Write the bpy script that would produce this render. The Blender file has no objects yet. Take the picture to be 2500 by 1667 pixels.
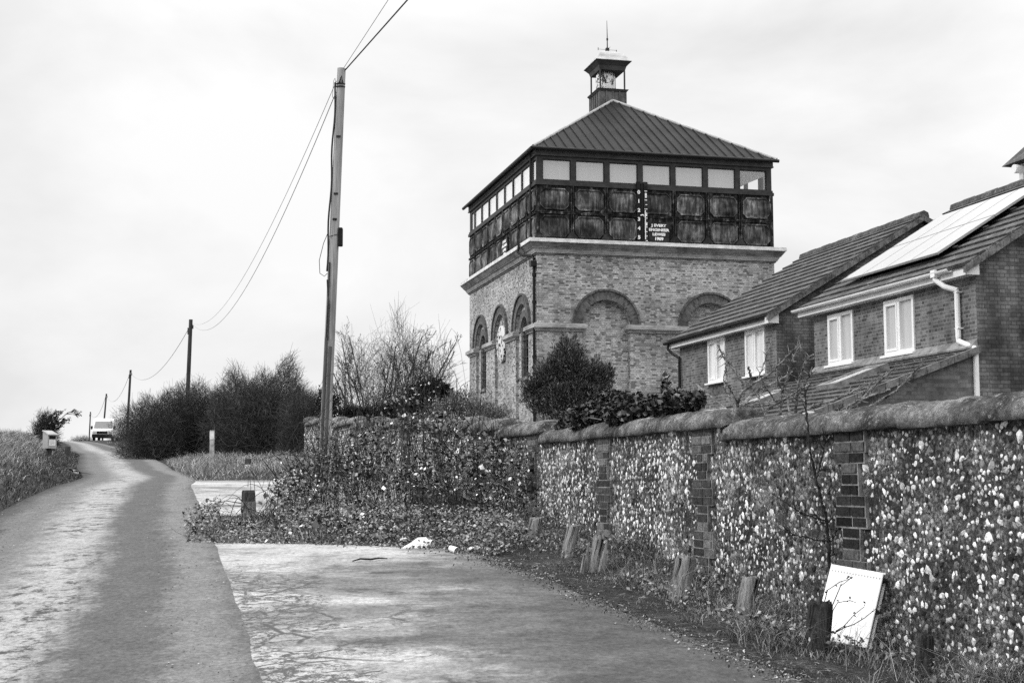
import bpy, math
import numpy as np
from mathutils import Matrix, Vector
R = math.radians
scene = bpy.context.scene
col = scene.collection
rng = np.random.default_rng(7)

# ------------------------------------------------------------------ camera
FPX, PITCH, ROLL, YAW = 3472.0, R(5.643), R(-0.1387), 0.24347
EYE = np.array([0.0, 0.0, 1.6])
cr, sr, cp, sp = math.cos(ROLL), math.sin(ROLL), math.cos(PITCH), math.sin(PITCH)
cam_d = bpy.data.cameras.new('camera'); cam = bpy.data.objects.new('camera', cam_d); col.objects.link(cam)
cam_d.sensor_width = 36.0; cam_d.lens = 50.0; cam_d.clip_start = 0.1; cam_d.clip_end = 3000
cam.matrix_world = Matrix(((cr, -sr, 0, 0), (-sr * sp, -cr * sp, -cp, 0), (sr * cp, cr * cp, -sp, EYE[2]), (0, 0, 0, 1)))
scene.camera = cam
scene.view_settings.view_transform = 'Standard'; scene.view_settings.look = 'None'
scene.view_settings.exposure = 0.0; scene.view_settings.gamma = 1.0
scene.cycles.max_bounces = 6; scene.cycles.transparent_max_bounces = 12
scene.cycles.use_denoising = False
try: scene.cycles.denoiser = 'OPENIMAGEDENOISE'
except Exception: pass

# ------------------------------------------------------------------ node helpers
def node(nt, kind, ins=None, **attrs):
    n = nt.nodes.new('ShaderNode' + kind)
    for k, v in attrs.items(): setattr(n, k, v)
    for k, v in (ins or {}).items():
        s = n.inputs[k]
        if isinstance(v, bpy.types.NodeSocket): nt.links.new(v, s)
        elif hasattr(s.default_value, '__len__') and not hasattr(v, '__len__'): s.default_value = (v, v, v, 1)[:len(s.default_value)]
        else: s.default_value = v
    return n
def math_(nt, op, a, b=0.0, c=0.0, clamp=False):
    return node(nt, 'Math', {0: a, 1: b, 2: c}, operation=op, use_clamp=clamp).outputs[0]
def ramp(nt, fac, stops, interp='LINEAR'):
    n = node(nt, 'ValToRGB', {0: fac}); e = n.color_ramp; e.interpolation = interp
    while len(e.elements) < len(stops): e.elements.new(0.5)
    for el, (p, v) in zip(e.elements, stops): el.position = p; el.color = (v, v, v, 1)
    return n.outputs[0]
def mapping(nt, vec, scale=(1, 1, 1), rot=(0, 0, 0), loc=(0, 0, 0)):
    return node(nt, 'Mapping', {'Vector': vec, 'Scale': scale, 'Rotation': rot, 'Location': loc}).outputs[0]
def noise(nt, vec, scale, detail=4.0, rough=0.55, dist=0.0, gain=2.3):
    n = node(nt, 'TexNoise', {'Vector': vec, 'Scale': scale, 'Detail': detail, 'Roughness': rough, 'Distortion': dist}).outputs[0]
    return n if gain == 1 else math_(nt, 'MULTIPLY_ADD', n, gain, 0.5 - 0.5 * gain, clamp=True)
def mix(nt, f, a, b):
    return node(nt, 'Mix', {0: f, 2: a, 3: b}, data_type='FLOAT').outputs[0]
def mul(nt, a, b): return math_(nt, 'MULTIPLY', a, b)

# ------------------------------------------------------------------ world: overcast daylight, no colour
SUN_EL, SUN_AZ = R(38), R(254)          # azimuth clockwise from +Y: sun left of and behind the camera
world = bpy.data.worlds.new("World"); scene.world = world; world.use_nodes = True
wn = world.node_tree; wn.nodes.clear()
sky = node(wn, 'TexSky', sky_type='NISHITA', sun_disc=False, sun_elevation=SUN_EL, sun_rotation=SUN_AZ, dust_density=6.0, air_density=1.5)
skybw = node(wn, 'RGBToBW', {0: sky.outputs[0]}).outputs[0]
dirv = node(wn, 'TexCoord').outputs['Generated']
dz = node(wn, 'SeparateXYZ', {0: dirv}).outputs[2]
cl = noise(wn, mapping(wn, dirv, (1.0, 1.0, 2.2), loc=(3.1, 0.4, 0.9)), 2.4, 6.0, 0.55, 0.35, gain=1.5)
cloud = ramp(wn, cl, [(0.26, 0.82), (0.47, 0.95), (0.64, 1.05)])
grad = ramp(wn, dz, [(0.0, 0.315), (0.07, 0.315), (0.16, 0.296), (0.30, 0.31), (0.45, 0.50), (1.0, 0.95)])
lum = mul(wn, mul(wn, cloud, grad), 31.0)
tot = math_(wn, 'ADD', lum, mul(wn, skybw, 0.03))
bg = node(wn, 'Background', {'Color': tot, 'Strength': 0.1})
wn.links.new(bg.outputs[0], node(wn, 'OutputWorld').inputs[0])
sun_d = bpy.data.lights.new('sun', 'SUN'); sun = bpy.data.objects.new('sun', sun_d); col.objects.link(sun)
sun_d.energy = 1.5; sun_d.angle = R(11); sun_d.color = (1, 1, 1)
sv = Vector((math.sin(SUN_AZ) * math.cos(SUN_EL), math.cos(SUN_AZ) * math.cos(SUN_EL), math.sin(SUN_EL)))
sun.rotation_euler = sv.to_track_quat('Z', 'Y').to_euler(); sun.location = (-30, -20, 40)

# ------------------------------------------------------------------ pixel rays (photo pixels, 2500 x 1667) -> points in the place
def ray(px, py):
    x = (px - 1250) / FPX; y = -(py - 833.5) / FPX
    xx = x * cr - y * sr; yy = x * sr + y * cr
    return np.array([xx, cp - yy * sp, sp + yy * cp])
def at_depth(px, py, Y):
    q = ray(px, py); return EYE + q * Y / q[1]

# ------------------------------------------------------------------ terrain
_ky = np.array([-60, 26, 30, 35, 42, 50, 65, 80, 110, 150, 180, 230, 300, 500, 900.])
_kz = np.array([-3.6, 1.56, 1.69, 1.87, 2.13, 2.41, 2.95, 3.43, 4.55, 5.98, 6.6, 6.9, 6.6, 5, 0.])
_ty = np.linspace(-60, 900, 9601); _tz = np.interp(_ty, _ky, _kz)
_k = np.exp(-np.linspace(-2, 2, 41) ** 2); _k /= _k.sum()
_ts = np.convolve(np.pad(_tz, 20, mode='edge'), _k, 'valid'); _ts[_ty < 23.5] = _ty[_ty < 23.5] * 0.06
gz = lambda Y: np.interp(Y, _ty, _ts)
_ry = np.array([-20, 0, 8, 12, 16, 19.7, 23.5, 28, 31, 38, 48, 60, 80, 110, 150, 200, 260])
_rl = np.array([-0.6, -2.6, -4.3, -5.1, -6.1, -7.1, -7.85, -8.6, -9.3, -11.6, -14.6, -18.2, -25, -34.5, -48, -66, -88])
_qy = np.array([-20, 4, 7.5, 8.1, 9.8, 12.2, 13.8, 15.8, 17.3, 20.3, 28.5, 42, 62, 92, 125, 150, 200, 260])
_qr = np.array([3.0, -.55, -1.26, -1.4, -1.81, -2.39, -2.78, -3.29, -3.75, -4.4, -6.5, -10.2, -16, -25.3, -36, -45, -62, -83])
def smooth_tab(ky, kv, s):
    y = np.linspace(-20, 260, 2801); v = np.interp(y, ky, kv); k = np.exp(-np.linspace(-2, 2, 2 * s + 1) ** 2); k /= k.sum()
    return lambda Y: np.interp(Y, y, np.convolve(np.pad(v, s, mode='reflect', reflect_type='odd'), k, 'valid'))
road_l = smooth_tab(_ry, _rl, 18); road_r = smooth_tab(_qy, _qr, 12)
wall_x = lambda Y: 2.61 - 0.275 * (Y - 10.3)
sst = lambda t: np.clip(t, 0, 1) ** 2 * (3 - 2 * np.clip(t, 0, 1))
def G(X, Y):
    X = np.asarray(X, float); Y = np.asarray(Y, float); z = gz(Y).copy()
    dl = road_l(Y) - X
    z = z + sst(dl / 2.6) * (0.62 + 0.1 * np.sin(Y * 0.7)) * sst((Y - 6) / 8) - 0.9 * sst((dl - 5) / 30)
    dr = X - road_r(Y)
    z = z + sst(dr / 4.0) * 0.75 * sst((Y - 62) / 20) * (1 - sst((Y - 120) / 18))
    z = z + sst(dr / 1.2) * 0.12 * sst((Y - 29) / 1.5)
    dw = wall_x(Y) - X
    z = z + sst(1 - dw / 1.3) * (0.06 - 0.26 * sst((14.5 - Y) / 4.0)) * (dw > -0.1) * (Y < 41)
    z = z - 0.5 * sst((-dw - 0.5) / 3) * (Y < 41)
    return z
def ground_at(px, py, lift=0.0):
    q = ray(px, py); lo, hi = 2.0, 250.0; t = None; prev = 2.0
    for y in np.arange(3, 250, 0.25):
        p = EYE + q * y / q[1]
        if p[2] < G(p[0], p[1]) + lift:
            lo, hi = prev, y; break
        prev = y
    for _ in range(30):
        m = (lo + hi) / 2; p = EYE + q * m / q[1]
        if p[2] < G(p[0], p[1]) + lift: hi = m
        else: lo = m
    return EYE + q * hi / q[1]

# ------------------------------------------------------------------ mesh builder
class MB:
    def __init__(s): s.V = []; s.F = []; s.U = []; s.n = 0
    def add(s, V, F, uv=None):
        V = np.asarray(V, float).reshape(-1, 3)
        if isinstance(F, np.ndarray): F = [F]
        else:
            d = {}
            for f in F: d.setdefault(len(f), []).append(f)
            F = [np.array(x) for x in d.values()]
        s.V.append(V)
        for f in F: s.F.append(f + s.n); s.U.append(None if uv is None else np.asarray(uv, float)[f])
        s.n += len(V); return s
    def box(s, x0, x1, y0, y1, z0, z1):
        V = [(x, y, z) for x in (x0, x1) for y in (y0, y1) for z in (z0, z1)]
        return s.add(V, np.array([(0, 1, 3, 2), (4, 6, 7, 5), (0, 4, 5, 1), (2, 3, 7, 6), (0, 2, 6, 4), (1, 5, 7, 3)]))
    def hexa(s, bottom, top):
        V = list(bottom) + list(top)
        return s.add(V, np.array([(0, 3, 2, 1), (4, 5, 6, 7), (0, 1, 5, 4), (1, 2, 6, 5), (2, 3, 7, 6), (3, 0, 4, 7)]))
    def prism(s, poly, off):
        p = np.asarray(poly, float); n = len(p); V = np.vstack([p, p + np.asarray(off, float)])
        F = [tuple(range(n))[::-1], tuple(range(n, 2 * n))] + [(i, (i + 1) % n, n + (i + 1) % n, n + i) for i in range(n)]
        return s.add(V, F)
    def tube(s, pts, rad, sides=8, cap=True):
        P = np.asarray(pts, float); n = len(P); rad = np.broadcast_to(rad, n)
        T = np.gradient(P, axis=0); T /= np.linalg.norm(T, axis=1)[:, None] + 1e-12
        a0 = np.cross(T[0], np.eye(3)[np.abs(T[0]).argmin()]); A = []
        for q in T: a0 = a0 - q * (a0 @ q); a0 = a0 / (np.linalg.norm(a0) + 1e-12); A.append(a0)
        A = np.array(A); B = np.cross(T, A)
        a = np.linspace(0, 2 * np.pi, sides, endpoint=False)
        V = (P[:, None] + rad[:, None, None] * (np.cos(a)[None, :, None] * A[:, None] + np.sin(a)[None, :, None] * B[:, None])).reshape(-1, 3)
        i = np.arange(n - 1)[:, None] * sides; j = np.arange(sides)[None]; k = (j + 1) % sides
        F = [tuple(x) for x in np.stack([i + j, i + k, i + sides + k, i + sides + j], -1).reshape(-1, 4)]
        if cap: F += [tuple(range(sides))[::-1], tuple(range((n - 1) * sides, n * sides))]
        return s.add(V, F)
    def lathe(s, prof, origin=(0, 0, 0), sides=20, mat=None):
        pr = np.asarray(prof, float); a = np.linspace(0, 2 * np.pi, sides, endpoint=False); n = len(pr)
        V = np.stack([pr[:, 0, None] * np.cos(a), pr[:, 0, None] * np.sin(a), np.broadcast_to(pr[:, 1, None], (n, sides))], -1).reshape(-1, 3)
        if mat is not None: V = V @ np.asarray(mat).T
        V = V + np.asarray(origin)
        i = np.arange(n - 1)[:, None] * sides; j = np.arange(sides)[None]; k = (j + 1) % sides
        F = [tuple(x) for x in np.stack([i + j, i + k, i + sides + k, i + sides + j], -1).reshape(-1, 4)]
        F += [tuple(range(sides))[::-1], tuple(range((n - 1) * sides, n * sides))]
        return s.add(V, F)
    def twigs(s, P0, P1, P2, r0, r1, segs=3, sides=3):
        """many tapered curved twigs at once (quadratic curves)"""
        N = len(P0); t = np.linspace(0, 1, segs + 1)[None, :, None]
        P = (1 - t) ** 2 * P0[:, None] + 2 * t * (1 - t) * P1[:, None] + t * t * P2[:, None]
        T = np.gradient(P, axis=1); T /= np.linalg.norm(T, axis=2)[..., None] + 1e-9
        ref = np.array([0.31, 0.22, 0.93]); A = np.cross(T, ref); A /= np.linalg.norm(A, axis=2)[..., None] + 1e-9; B = np.cross(T, A)
        rad = (np.asarray(r0).reshape(-1, 1) * (1 - t[..., 0]) + np.asarray(r1).reshape(-1, 1) * t[..., 0])
        a = np.linspace(0, 2 * np.pi, sides, endpoint=False)
        V = P[:, :, None] + rad[:, :, None, None] * (np.cos(a)[None, None, :, None] * A[:, :, None] + np.sin(a)[None, None, :, None] * B[:, :, None])
        base = (np.arange(N) * (segs + 1) * sides)[:, None, None]; i = (np.arange(segs) * sides)[None, :, None]; j = np.arange(sides)[None, None]; k = (j + 1) % sides
        F = np.stack([base + i + j, base + i + k, base + i + sides + k, base + i + sides + j], -1).reshape(-1, 4)
        return s.add(V.reshape(-1, 3), F)
    def leaves(s, C, size, aspect=0.6, up=0.0, dirs=None, fold=0.25, flat=0.0):
        """kite-shaped leaves folded along the midrib"""
        N = len(C); size = np.broadcast_to(size, N)[:, None]
        D = rng.normal(size=(N, 3)) if dirs is None else dirs + 0.45 * rng.normal(size=(N, 3)); D[:, 2] += up
        D /= np.linalg.norm(D, axis=1)[:, None]; S = np.cross(D, rng.normal(size=(N, 3)) + np.array([0, 0, 3.0 * flat])); S /= np.linalg.norm(S, axis=1)[:, None] + 1e-9
        Nn = np.cross(D, S)
        a = C - D * size * 0.5; b = C + D * size * 0.5; w = size * aspect * 0.5
        l = C - D * size * 0.05 + S * w + Nn * w * fold; r = C - D * size * 0.05 - S * w + Nn * w * fold
        V = np.stack([a, l, b, r], 1).reshape(-1, 3); i = np.arange(N)[:, None] * 4
        return s.add(V, np.vstack([i + np.array([0, 1, 2]), i + np.array([0, 2, 3])]))
    def blades(s, B, h, w, lean, wind=(0, 0)):
        N = len(B); h = np.broadcast_to(h, N)[:, None]; w = np.broadcast_to(w, N)[:, None]
        a = rng.uniform(0, 2 * np.pi, N); side = np.stack([np.cos(a), np.sin(a), 0 * a], 1)
        b = rng.uniform(0, 2 * np.pi, N); L = np.stack([np.cos(b), np.sin(b), 0 * b], 1) * (lean * rng.uniform(0.2, 1.3, N))[:, None]; L[:, 0] += wind[0]; L[:, 1] += wind[1]
        up = np.array([0, 0, 1.])
        m = B + up * h * 0.55 + L * h * 0.3; t = B + up * h * (1 - 0.25 * np.linalg.norm(L, axis=1)[:, None]) + L * h
        V = np.stack([B - side * w, B + side * w, m + side * w * 0.7, m - side * w * 0.7, t], 1).reshape(-1, 3); i = np.arange(N)[:, None] * 5
        s.add(V, [*(i + np.array([0, 1, 2, 3]))]) if False else None
        s.V.append(V); s.F.append(i + np.array([0, 1, 2, 3]) + s.n); s.U.append(None); s.F.append(i + np.array([3, 2, 4]) + s.n); s.U.append(None); s.n += len(V)
        return s
    def build(s, name, mat, parent=None, smooth=False, bevel=0.0):
        V = np.vstack(s.V); me = bpy.data.meshes.new(name)
        me.vertices.add(len(V)); me.vertices.foreach_set('co', V.astype(np.float32).ravel())
        tot = np.concatenate([np.full(len(f), f.shape[1], np.int32) for f in s.F]); li = np.concatenate([f.ravel() for f in s.F]).astype(np.int32)
        me.loops.add(len(li)); me.loops.foreach_set('vertex_index', li)
        me.polygons.add(len(tot)); me.polygons.foreach_set('loop_start', np.concatenate([[0], np.cumsum(tot)[:-1]]).astype(np.int32))
        try: me.polygons.foreach_set('loop_total', tot)
        except Exception: pass
        if len(V) < 60000:
            uvs = []
            for f, u in zip(s.F, s.U):
                if u is None:
                    n = np.cross(V[f[:, 1]] - V[f[:, 0]], V[f[:, 2]] - V[f[:, 1]]); ax = np.abs(n).argmax(1)
                    a = np.where(ax == 0, 1, 0); b = np.where(ax == 2, 1, 2); P = V[f]
                    u = np.stack([np.take_along_axis(P, a[:, None, None].repeat(f.shape[1], 1), 2)[..., 0], np.take_along_axis(P, b[:, None, None].repeat(f.shape[1], 1), 2)[..., 0]], -1)
                uvs.append(u.reshape(-1, 2))
            me.uv_layers.new(name='UVMap').data.foreach_set('uv', np.vstack(uvs).astype(np.float32).ravel())
        me.polygons.foreach_set('use_smooth', np.full(len(tot), bool(smooth)))
        me.update(calc_edges=True); me.validate(verbose=False)
        me.materials.append(mat)
        o = bpy.data.objects.new(name, me); col.objects.link(o)
        if parent is not None: o.parent = parent
        if bevel:
            m = o.modifiers.new('edge', 'BEVEL'); m.width = bevel; m.segments = 2; m.limit_method = 'ANGLE'
        return o

def tag(o, label=None, cat=None, group=None, kind=None):
    if label: o['label'] = label
    if cat: o['category'] = cat
    if group: o['group'] = group
    if kind: o['kind'] = kind
    return o
def thing(name, label, cat, loc=(0, 0, 0), rz=0.0, group=None):
    o = bpy.data.objects.new(name, None); col.objects.link(o); o.location = loc; o.rotation_euler = (0, 0, rz)
    o.empty_display_size = 0.2
    return tag(o, label, cat, group)
def copy_obj(o, parent, loc=None):
    c = o.copy(); col.objects.link(c); c.parent = parent
    if loc is not None: c.location = loc
    return c

# ------------------------------------------------------------------ materials (all neutral greys: the photograph is black and white)
def material(name):
    m = bpy.data.materials.new(name); m.use_nodes = True; nt = m.node_tree; return m, nt, nt.nodes['Principled BSDF']
def link(nt, a, b): nt.links.new(a, b)
def bump(nt, bsdf, h, strength=0.4, dist=0.02):
    link(nt, node(nt, 'Bump', {'Height': h, 'Strength': strength, 'Distance': dist}).outputs[0], bsdf.inputs['Normal'])
def setcol(nt, bsdf, c):
    if isinstance(c, bpy.types.NodeSocket): link(nt, c, bsdf.inputs['Base Color'])
    else: bsdf.inputs['Base Color'].default_value = (c, c, c, 1)
def plain(name, c, rough=0.7, var=0.25, scale=6.0, stretch=(1, 1, 1), bmp=0.0, spec=0.2):
    m, nt, b = material(name); b.inputs['Roughness'].default_value = rough; b.inputs['Specular IOR Level'].default_value = spec
    tc = node(nt, 'TexCoord').outputs['Object']; n = noise(nt, mapping(nt, tc, stretch), scale, 6, 0.6)
    n2 = noise(nt, mapping(nt, tc, stretch), scale * 5.3, 4, 0.6)
    f = math_(nt, 'ADD', mul(nt, n, 0.65), mul(nt, n2, 0.35))
    setcol(nt, b, ramp(nt, f, [(0.28, c * (1 - var)), (0.5, c), (0.72, min(1, c * (1 + var)))]))
    if bmp: bump(nt, b, f, bmp, 0.02)
    return m
def leafmat(name, stops, rough=0.5, spec=0.2, patch=1.6):
    m, nt, b = material(name); r = node(nt, 'NewGeometry').outputs['Random Per Island']
    b.inputs['Roughness'].default_value = rough; b.inputs['Specular IOR Level'].default_value = spec
    P = node(nt, 'TexCoord').outputs['Object']; n = noise(nt, P, patch, 4, 0.6)
    setcol(nt, b, mul(nt, ramp(nt, r, stops), mix(nt, n, 0.55, 1.45)))
    return m
def brick(name, c1, c2, mortar, width, row, ms=0.008, dark=0.0, stain=0.3, var=0.35, squash=0.5, cmul=1.0):
    m, nt, b = material(name); uv = node(nt, 'TexCoord').outputs['UV']; b.inputs['Roughness'].default_value = 0.9; b.inputs['Specular IOR Level'].default_value = 0.2
    wv = math_(nt, 'MULTIPLY_ADD', noise(nt, uv, 1.3, 3, gain=1), 0.012, -0.006)
    uvw = node(nt, 'VectorMath', {0: uv, 1: wv}, operation='ADD').outputs[0]
    t = node(nt, 'TexBrick', {'Vector': uvw, 'Scale': 1.0, 'Color1': 0.0, 'Color2': 1.0, 'Mortar': 0.5, 'Mortar Size': ms, 'Mortar Smooth': 0.25, 'Bias': 0.0, 'Brick Width': width, 'Row Height': row}, offset=0.5, squash=squash, squash_frequency=2)
    rnd = node(nt, 'RGBToBW', {0: t.outputs[0]}).outputs[0]
    big = noise(nt, uv, 0.55, 5, 0.6); fine = noise(nt, uv, 26.0, 4, 0.6)
    stops = [(0.0, c1 * (1 - dark)), (0.10, c1 * (1 - dark * 0.8)), (0.17, c1), (0.6, (c1 + c2) / 2), (1.0, c2)]
    base = ramp(nt, rnd, stops)
    base = mul(nt, base, mix(nt, fine, 1 - var * .6, 1 + var * .6))
    cm = mix(nt, t.outputs[1], base, mortar)
    st = ramp(nt, big, [(0.30, 1 - stain), (0.5, 1.0), (0.7, 1 + stain * 0.5)])
    strk = ramp(nt, noise(nt, mapping(nt, uv, (2.2, 0.25, 1)), 1.4, 5, 0.6), [(0.3, 1 - stain * 0.6), (0.55, 1.0), (0.75, 1 + stain * 0.35)])
    setcol(nt, b, mul(nt, mul(nt, mul(nt, cm, st), strk), cmul))
    h = math_(nt, 'SUBTRACT', mul(nt, fine, 0.3), t.outputs[1]); bump(nt, b, h, 0.5, 0.012)
    return m
M = {}
M['tower_brick'] = brick('tower_brick', 0.27, 0.56, 0.22, 0.185, 0.0605, 0.006, dark=0.5, stain=0.22)
M['arch_brick'] = brick('arch_brick', 0.085, 0.16, 0.12, 0.115, 0.062, 0.005, dark=0.4, stain=0.2, squash=1.0)
M['house_brick'] = brick('house_brick', 0.085, 0.19, 0.24, 0.21, 0.07, 0.008, dark=0.2, stain=0.3)
M['gable_brick'] = brick('gable_brick', 0.10, 0.17, 0.06, 0.21, 0.07, 0.006, dark=0.1, stain=0.5)
M['pier_brick'] = brick('pier_brick', 0.025, 0.10, 0.17, 0.225, 0.0765, 0.010, dark=0.4, stain=0.5, var=0.6)
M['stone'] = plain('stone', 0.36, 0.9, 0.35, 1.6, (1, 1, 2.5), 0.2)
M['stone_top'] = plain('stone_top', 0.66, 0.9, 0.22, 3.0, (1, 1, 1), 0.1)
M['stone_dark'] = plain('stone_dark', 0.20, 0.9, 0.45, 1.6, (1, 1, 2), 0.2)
M['iron'] = plain('iron', 0.018, 0.65, 0.9, 3.0, (1, 1, 1), 0.2)
M['iron_frame'] = plain('iron_frame', 0.035, 0.55, 0.35, 4.0)
M['fascia_grey'] = plain('fascia_grey', 0.055, 0.6, 0.3, 2.0)
M['roof_metal'] = plain('roof_metal', 0.017, 0.6, 0.3, 0.9, (1, 1, 1), 0.0, 0.12)
M['ridge_metal'] = plain('ridge_metal', 0.32, 0.45, 0.2, 2.0)
M['copper'] = plain('copper', 0.10, 0.6, 0.35, 3.0)
M['dome_lead'] = plain('dome_lead', 0.40, 0.5, 0.2, 4.0)
M['pipe_black'] = plain('pipe_black', 0.012, 0.45, 0.3, 8.0)
M['upvc'] = plain('upvc', 0.80, 0.35, 0.04, 3.0)
M['board_white'] = plain('board_white', 0.74, 0.5, 0.07, 2.0)
M['render_white'] = plain('render_white', 0.72, 0.8, 0.08, 2.0)
M['wood_pole'] = plain('wood_pole', 0.28, 0.85, 0.35, 5.0, (3, 3, 0.15), 0.3)
M['wood_dark'] = plain('wood_dark', 0.045, 0.85, 0.5, 5.0, (3, 3, 0.2), 0.3)
M['wood_stump'] = plain('wood_stump', 0.18, 0.9, 0.55, 9.0, (2.5, 2.5, 0.25), 0.6)
M['stump_dark'] = plain('stump_dark', 0.035, 0.95, 0.7, 8.0, (2, 2, 0.4), 0.7)
M['cable'] = plain('cable', 0.03, 0.5, 0.1)
M['wire'] = plain('wire', 0.3, 0.5, 0.1)
M['bark'] = plain('bark', 0.022, 0.9, 0.4, 9.0)
M['bark_pale'] = plain('bark_pale', 0.17, 0.9, 0.5, 12.0)
M['twig'] = plain('twig', 0.030, 0.9, 0.4, 3.0)
M['paper'] = plain('paper', 0.80, 0.7, 0.05, 6.0)
M['coal'] = plain('coal', 0.006, 0.6, 0.3)
M['sign_white'] = plain('sign_white', 0.85, 0.6, 0.03)
M['grey_box'] = plain('grey_box', 0.34, 0.6, 0.08, 5.0)

def tank_mat():
    m, nt, b = material('tank_plate'); tc = node(nt, 'TexCoord').outputs['Object']; rnd = node(nt, 'ObjectInfo').outputs['Random']
    v = node(nt, 'VectorMath', {0: tc, 1: mul(nt, rnd, 37.0)}, operation='ADD').outputs[0]
    a = noise(nt, mapping(nt, v, (5, 5, 0.9)), 2.2, 6, 0.65, 0.6); c = noise(nt, v, 1.9, 5, 0.6)
    f = math_(nt, 'ADD', mul(nt, a, 0.6), mul(nt, c, 0.4))
    base = ramp(nt, f, [(0.2, 0.012), (0.4, 0.04), (0.6, 0.10), (0.85, 0.26)])
    gp = node(nt, 'NewGeometry').outputs['Position']; wide = ramp(nt, noise(nt, gp, 0.9, 6, 0.65), [(0.2, 0.3), (0.5, 1.2), (0.8, 2.4)])
    setcol(nt, b, mul(nt, mul(nt, base, mix(nt, rnd, 0.6, 1.3)), wide)); b.inputs['Roughness'].default_value = 0.8; b.inputs['Specular IOR Level'].default_value = 0.15
    bump(nt, b, f, 0.3, 0.02); return m
M['tank_plate'] = tank_mat()
def iron_mat():
    m, nt, b = material('tank_iron'); tc = node(nt, 'TexCoord').outputs['Object']
    a = noise(nt, mapping(nt, tc, (3, 3, 0.8)), 2.4, 6, 0.65, 0.4); c = noise(nt, tc, 6.0, 5, 0.7)
    f = math_(nt, 'ADD', mul(nt, a, 0.55), mul(nt, c, 0.45))
    setcol(nt, b, ramp(nt, f, [(0.3, 0.006), (0.48, 0.016), (0.64, 0.06), (0.82, 0.28)])); b.inputs['Roughness'].default_value = 0.8; b.inputs['Specular IOR Level'].default_value = 0.15
    bump(nt, b, c, 0.4, 0.02); return m
M['tank_iron'] = iron_mat()
def clear_glass():
    m, nt, b = material('clear_glass'); nt.nodes.remove(b); out = [n for n in nt.nodes if n.type == 'OUTPUT_MATERIAL'][0]
    fr = node(nt, 'Fresnel', {'IOR': 1.5}).outputs[0]
    g = node(nt, 'BsdfGlossy', {'Color': 1.0, 'Roughness': 0.02}).outputs[0]; t = node(nt, 'BsdfTransparent', {'Color': 0.93}).outputs[0]
    link(nt, node(nt, 'MixShader', {0: math_(nt, 'MULTIPLY_ADD', fr, 0.9, 0.02), 1: t, 2: g}).outputs[0], out.inputs[0]); return m
M['clear_glass'] = clear_glass()
def pane_mat(name, c, v=.12):  # glossy opaque pane; its tone is a faintly streaked base colour
    m, nt, b = material(name); tc = node(nt, 'TexCoord').outputs['Object']
    setcol(nt, b, ramp(nt, noise(nt, mapping(nt, tc, (6, 6, 0.6)), 1.0, 3), [(0.3, c * (1 - v / 2)), (0.7, min(1, c * (1 + v / 2)))]))
    b.inputs['Roughness'].default_value = 0.08; b.inputs['Specular IOR Level'].default_value = 0.7; return m
M['tower_blind'] = pane_mat('tower_blind', 0.50, .03); M['white_blind'] = pane_mat('white_blind', 0.86, .03); M['blind_pane'] = pane_mat('blind_pane', 0.46); M['blind_pane_pale'] = pane_mat('blind_pane_pale', 0.72)  # tower panes: lit ceiling (front) and bright sky (left) painted as flat colour
M['dark_pane'] = pane_mat('dark_pane', 0.02)
def solar_mat():
    m, nt, b = material('solar_glass'); uv = node(nt, 'TexCoord').outputs['UV']
    setcol(nt, b, mix(nt, noise(nt, uv, 2.0, 3), 0.26, 0.33)); b.inputs['Roughness'].default_value = 0.12
    b.inputs['Coat Weight'].default_value = 0.6; b.inputs['Coat Roughness'].default_value = 0.05; return m
M['solar_glass'] = solar_mat()
def tile_mat():
    m, nt, b = material('roof_tile'); tc = node(nt, 'TexCoord').outputs['Object']
    f = noise(nt, mapping(nt, tc, (1, 1, 1)), 3.0, 6, 0.7); g = noise(nt, tc, 22.0, 4, 0.7)
    c = ramp(nt, math_(nt, 'ADD', mul(nt, f, 0.5), mul(nt, g, 0.5)), [(0.3, 0.025), (0.5, 0.055), (0.66, 0.10), (0.8, 0.28)])
    setcol(nt, b, c); b.inputs['Roughness'].default_value = 0.9; bump(nt, b, g, 0.4, 0.02); return m
M['roof_tile'] = tile_mat()

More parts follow.
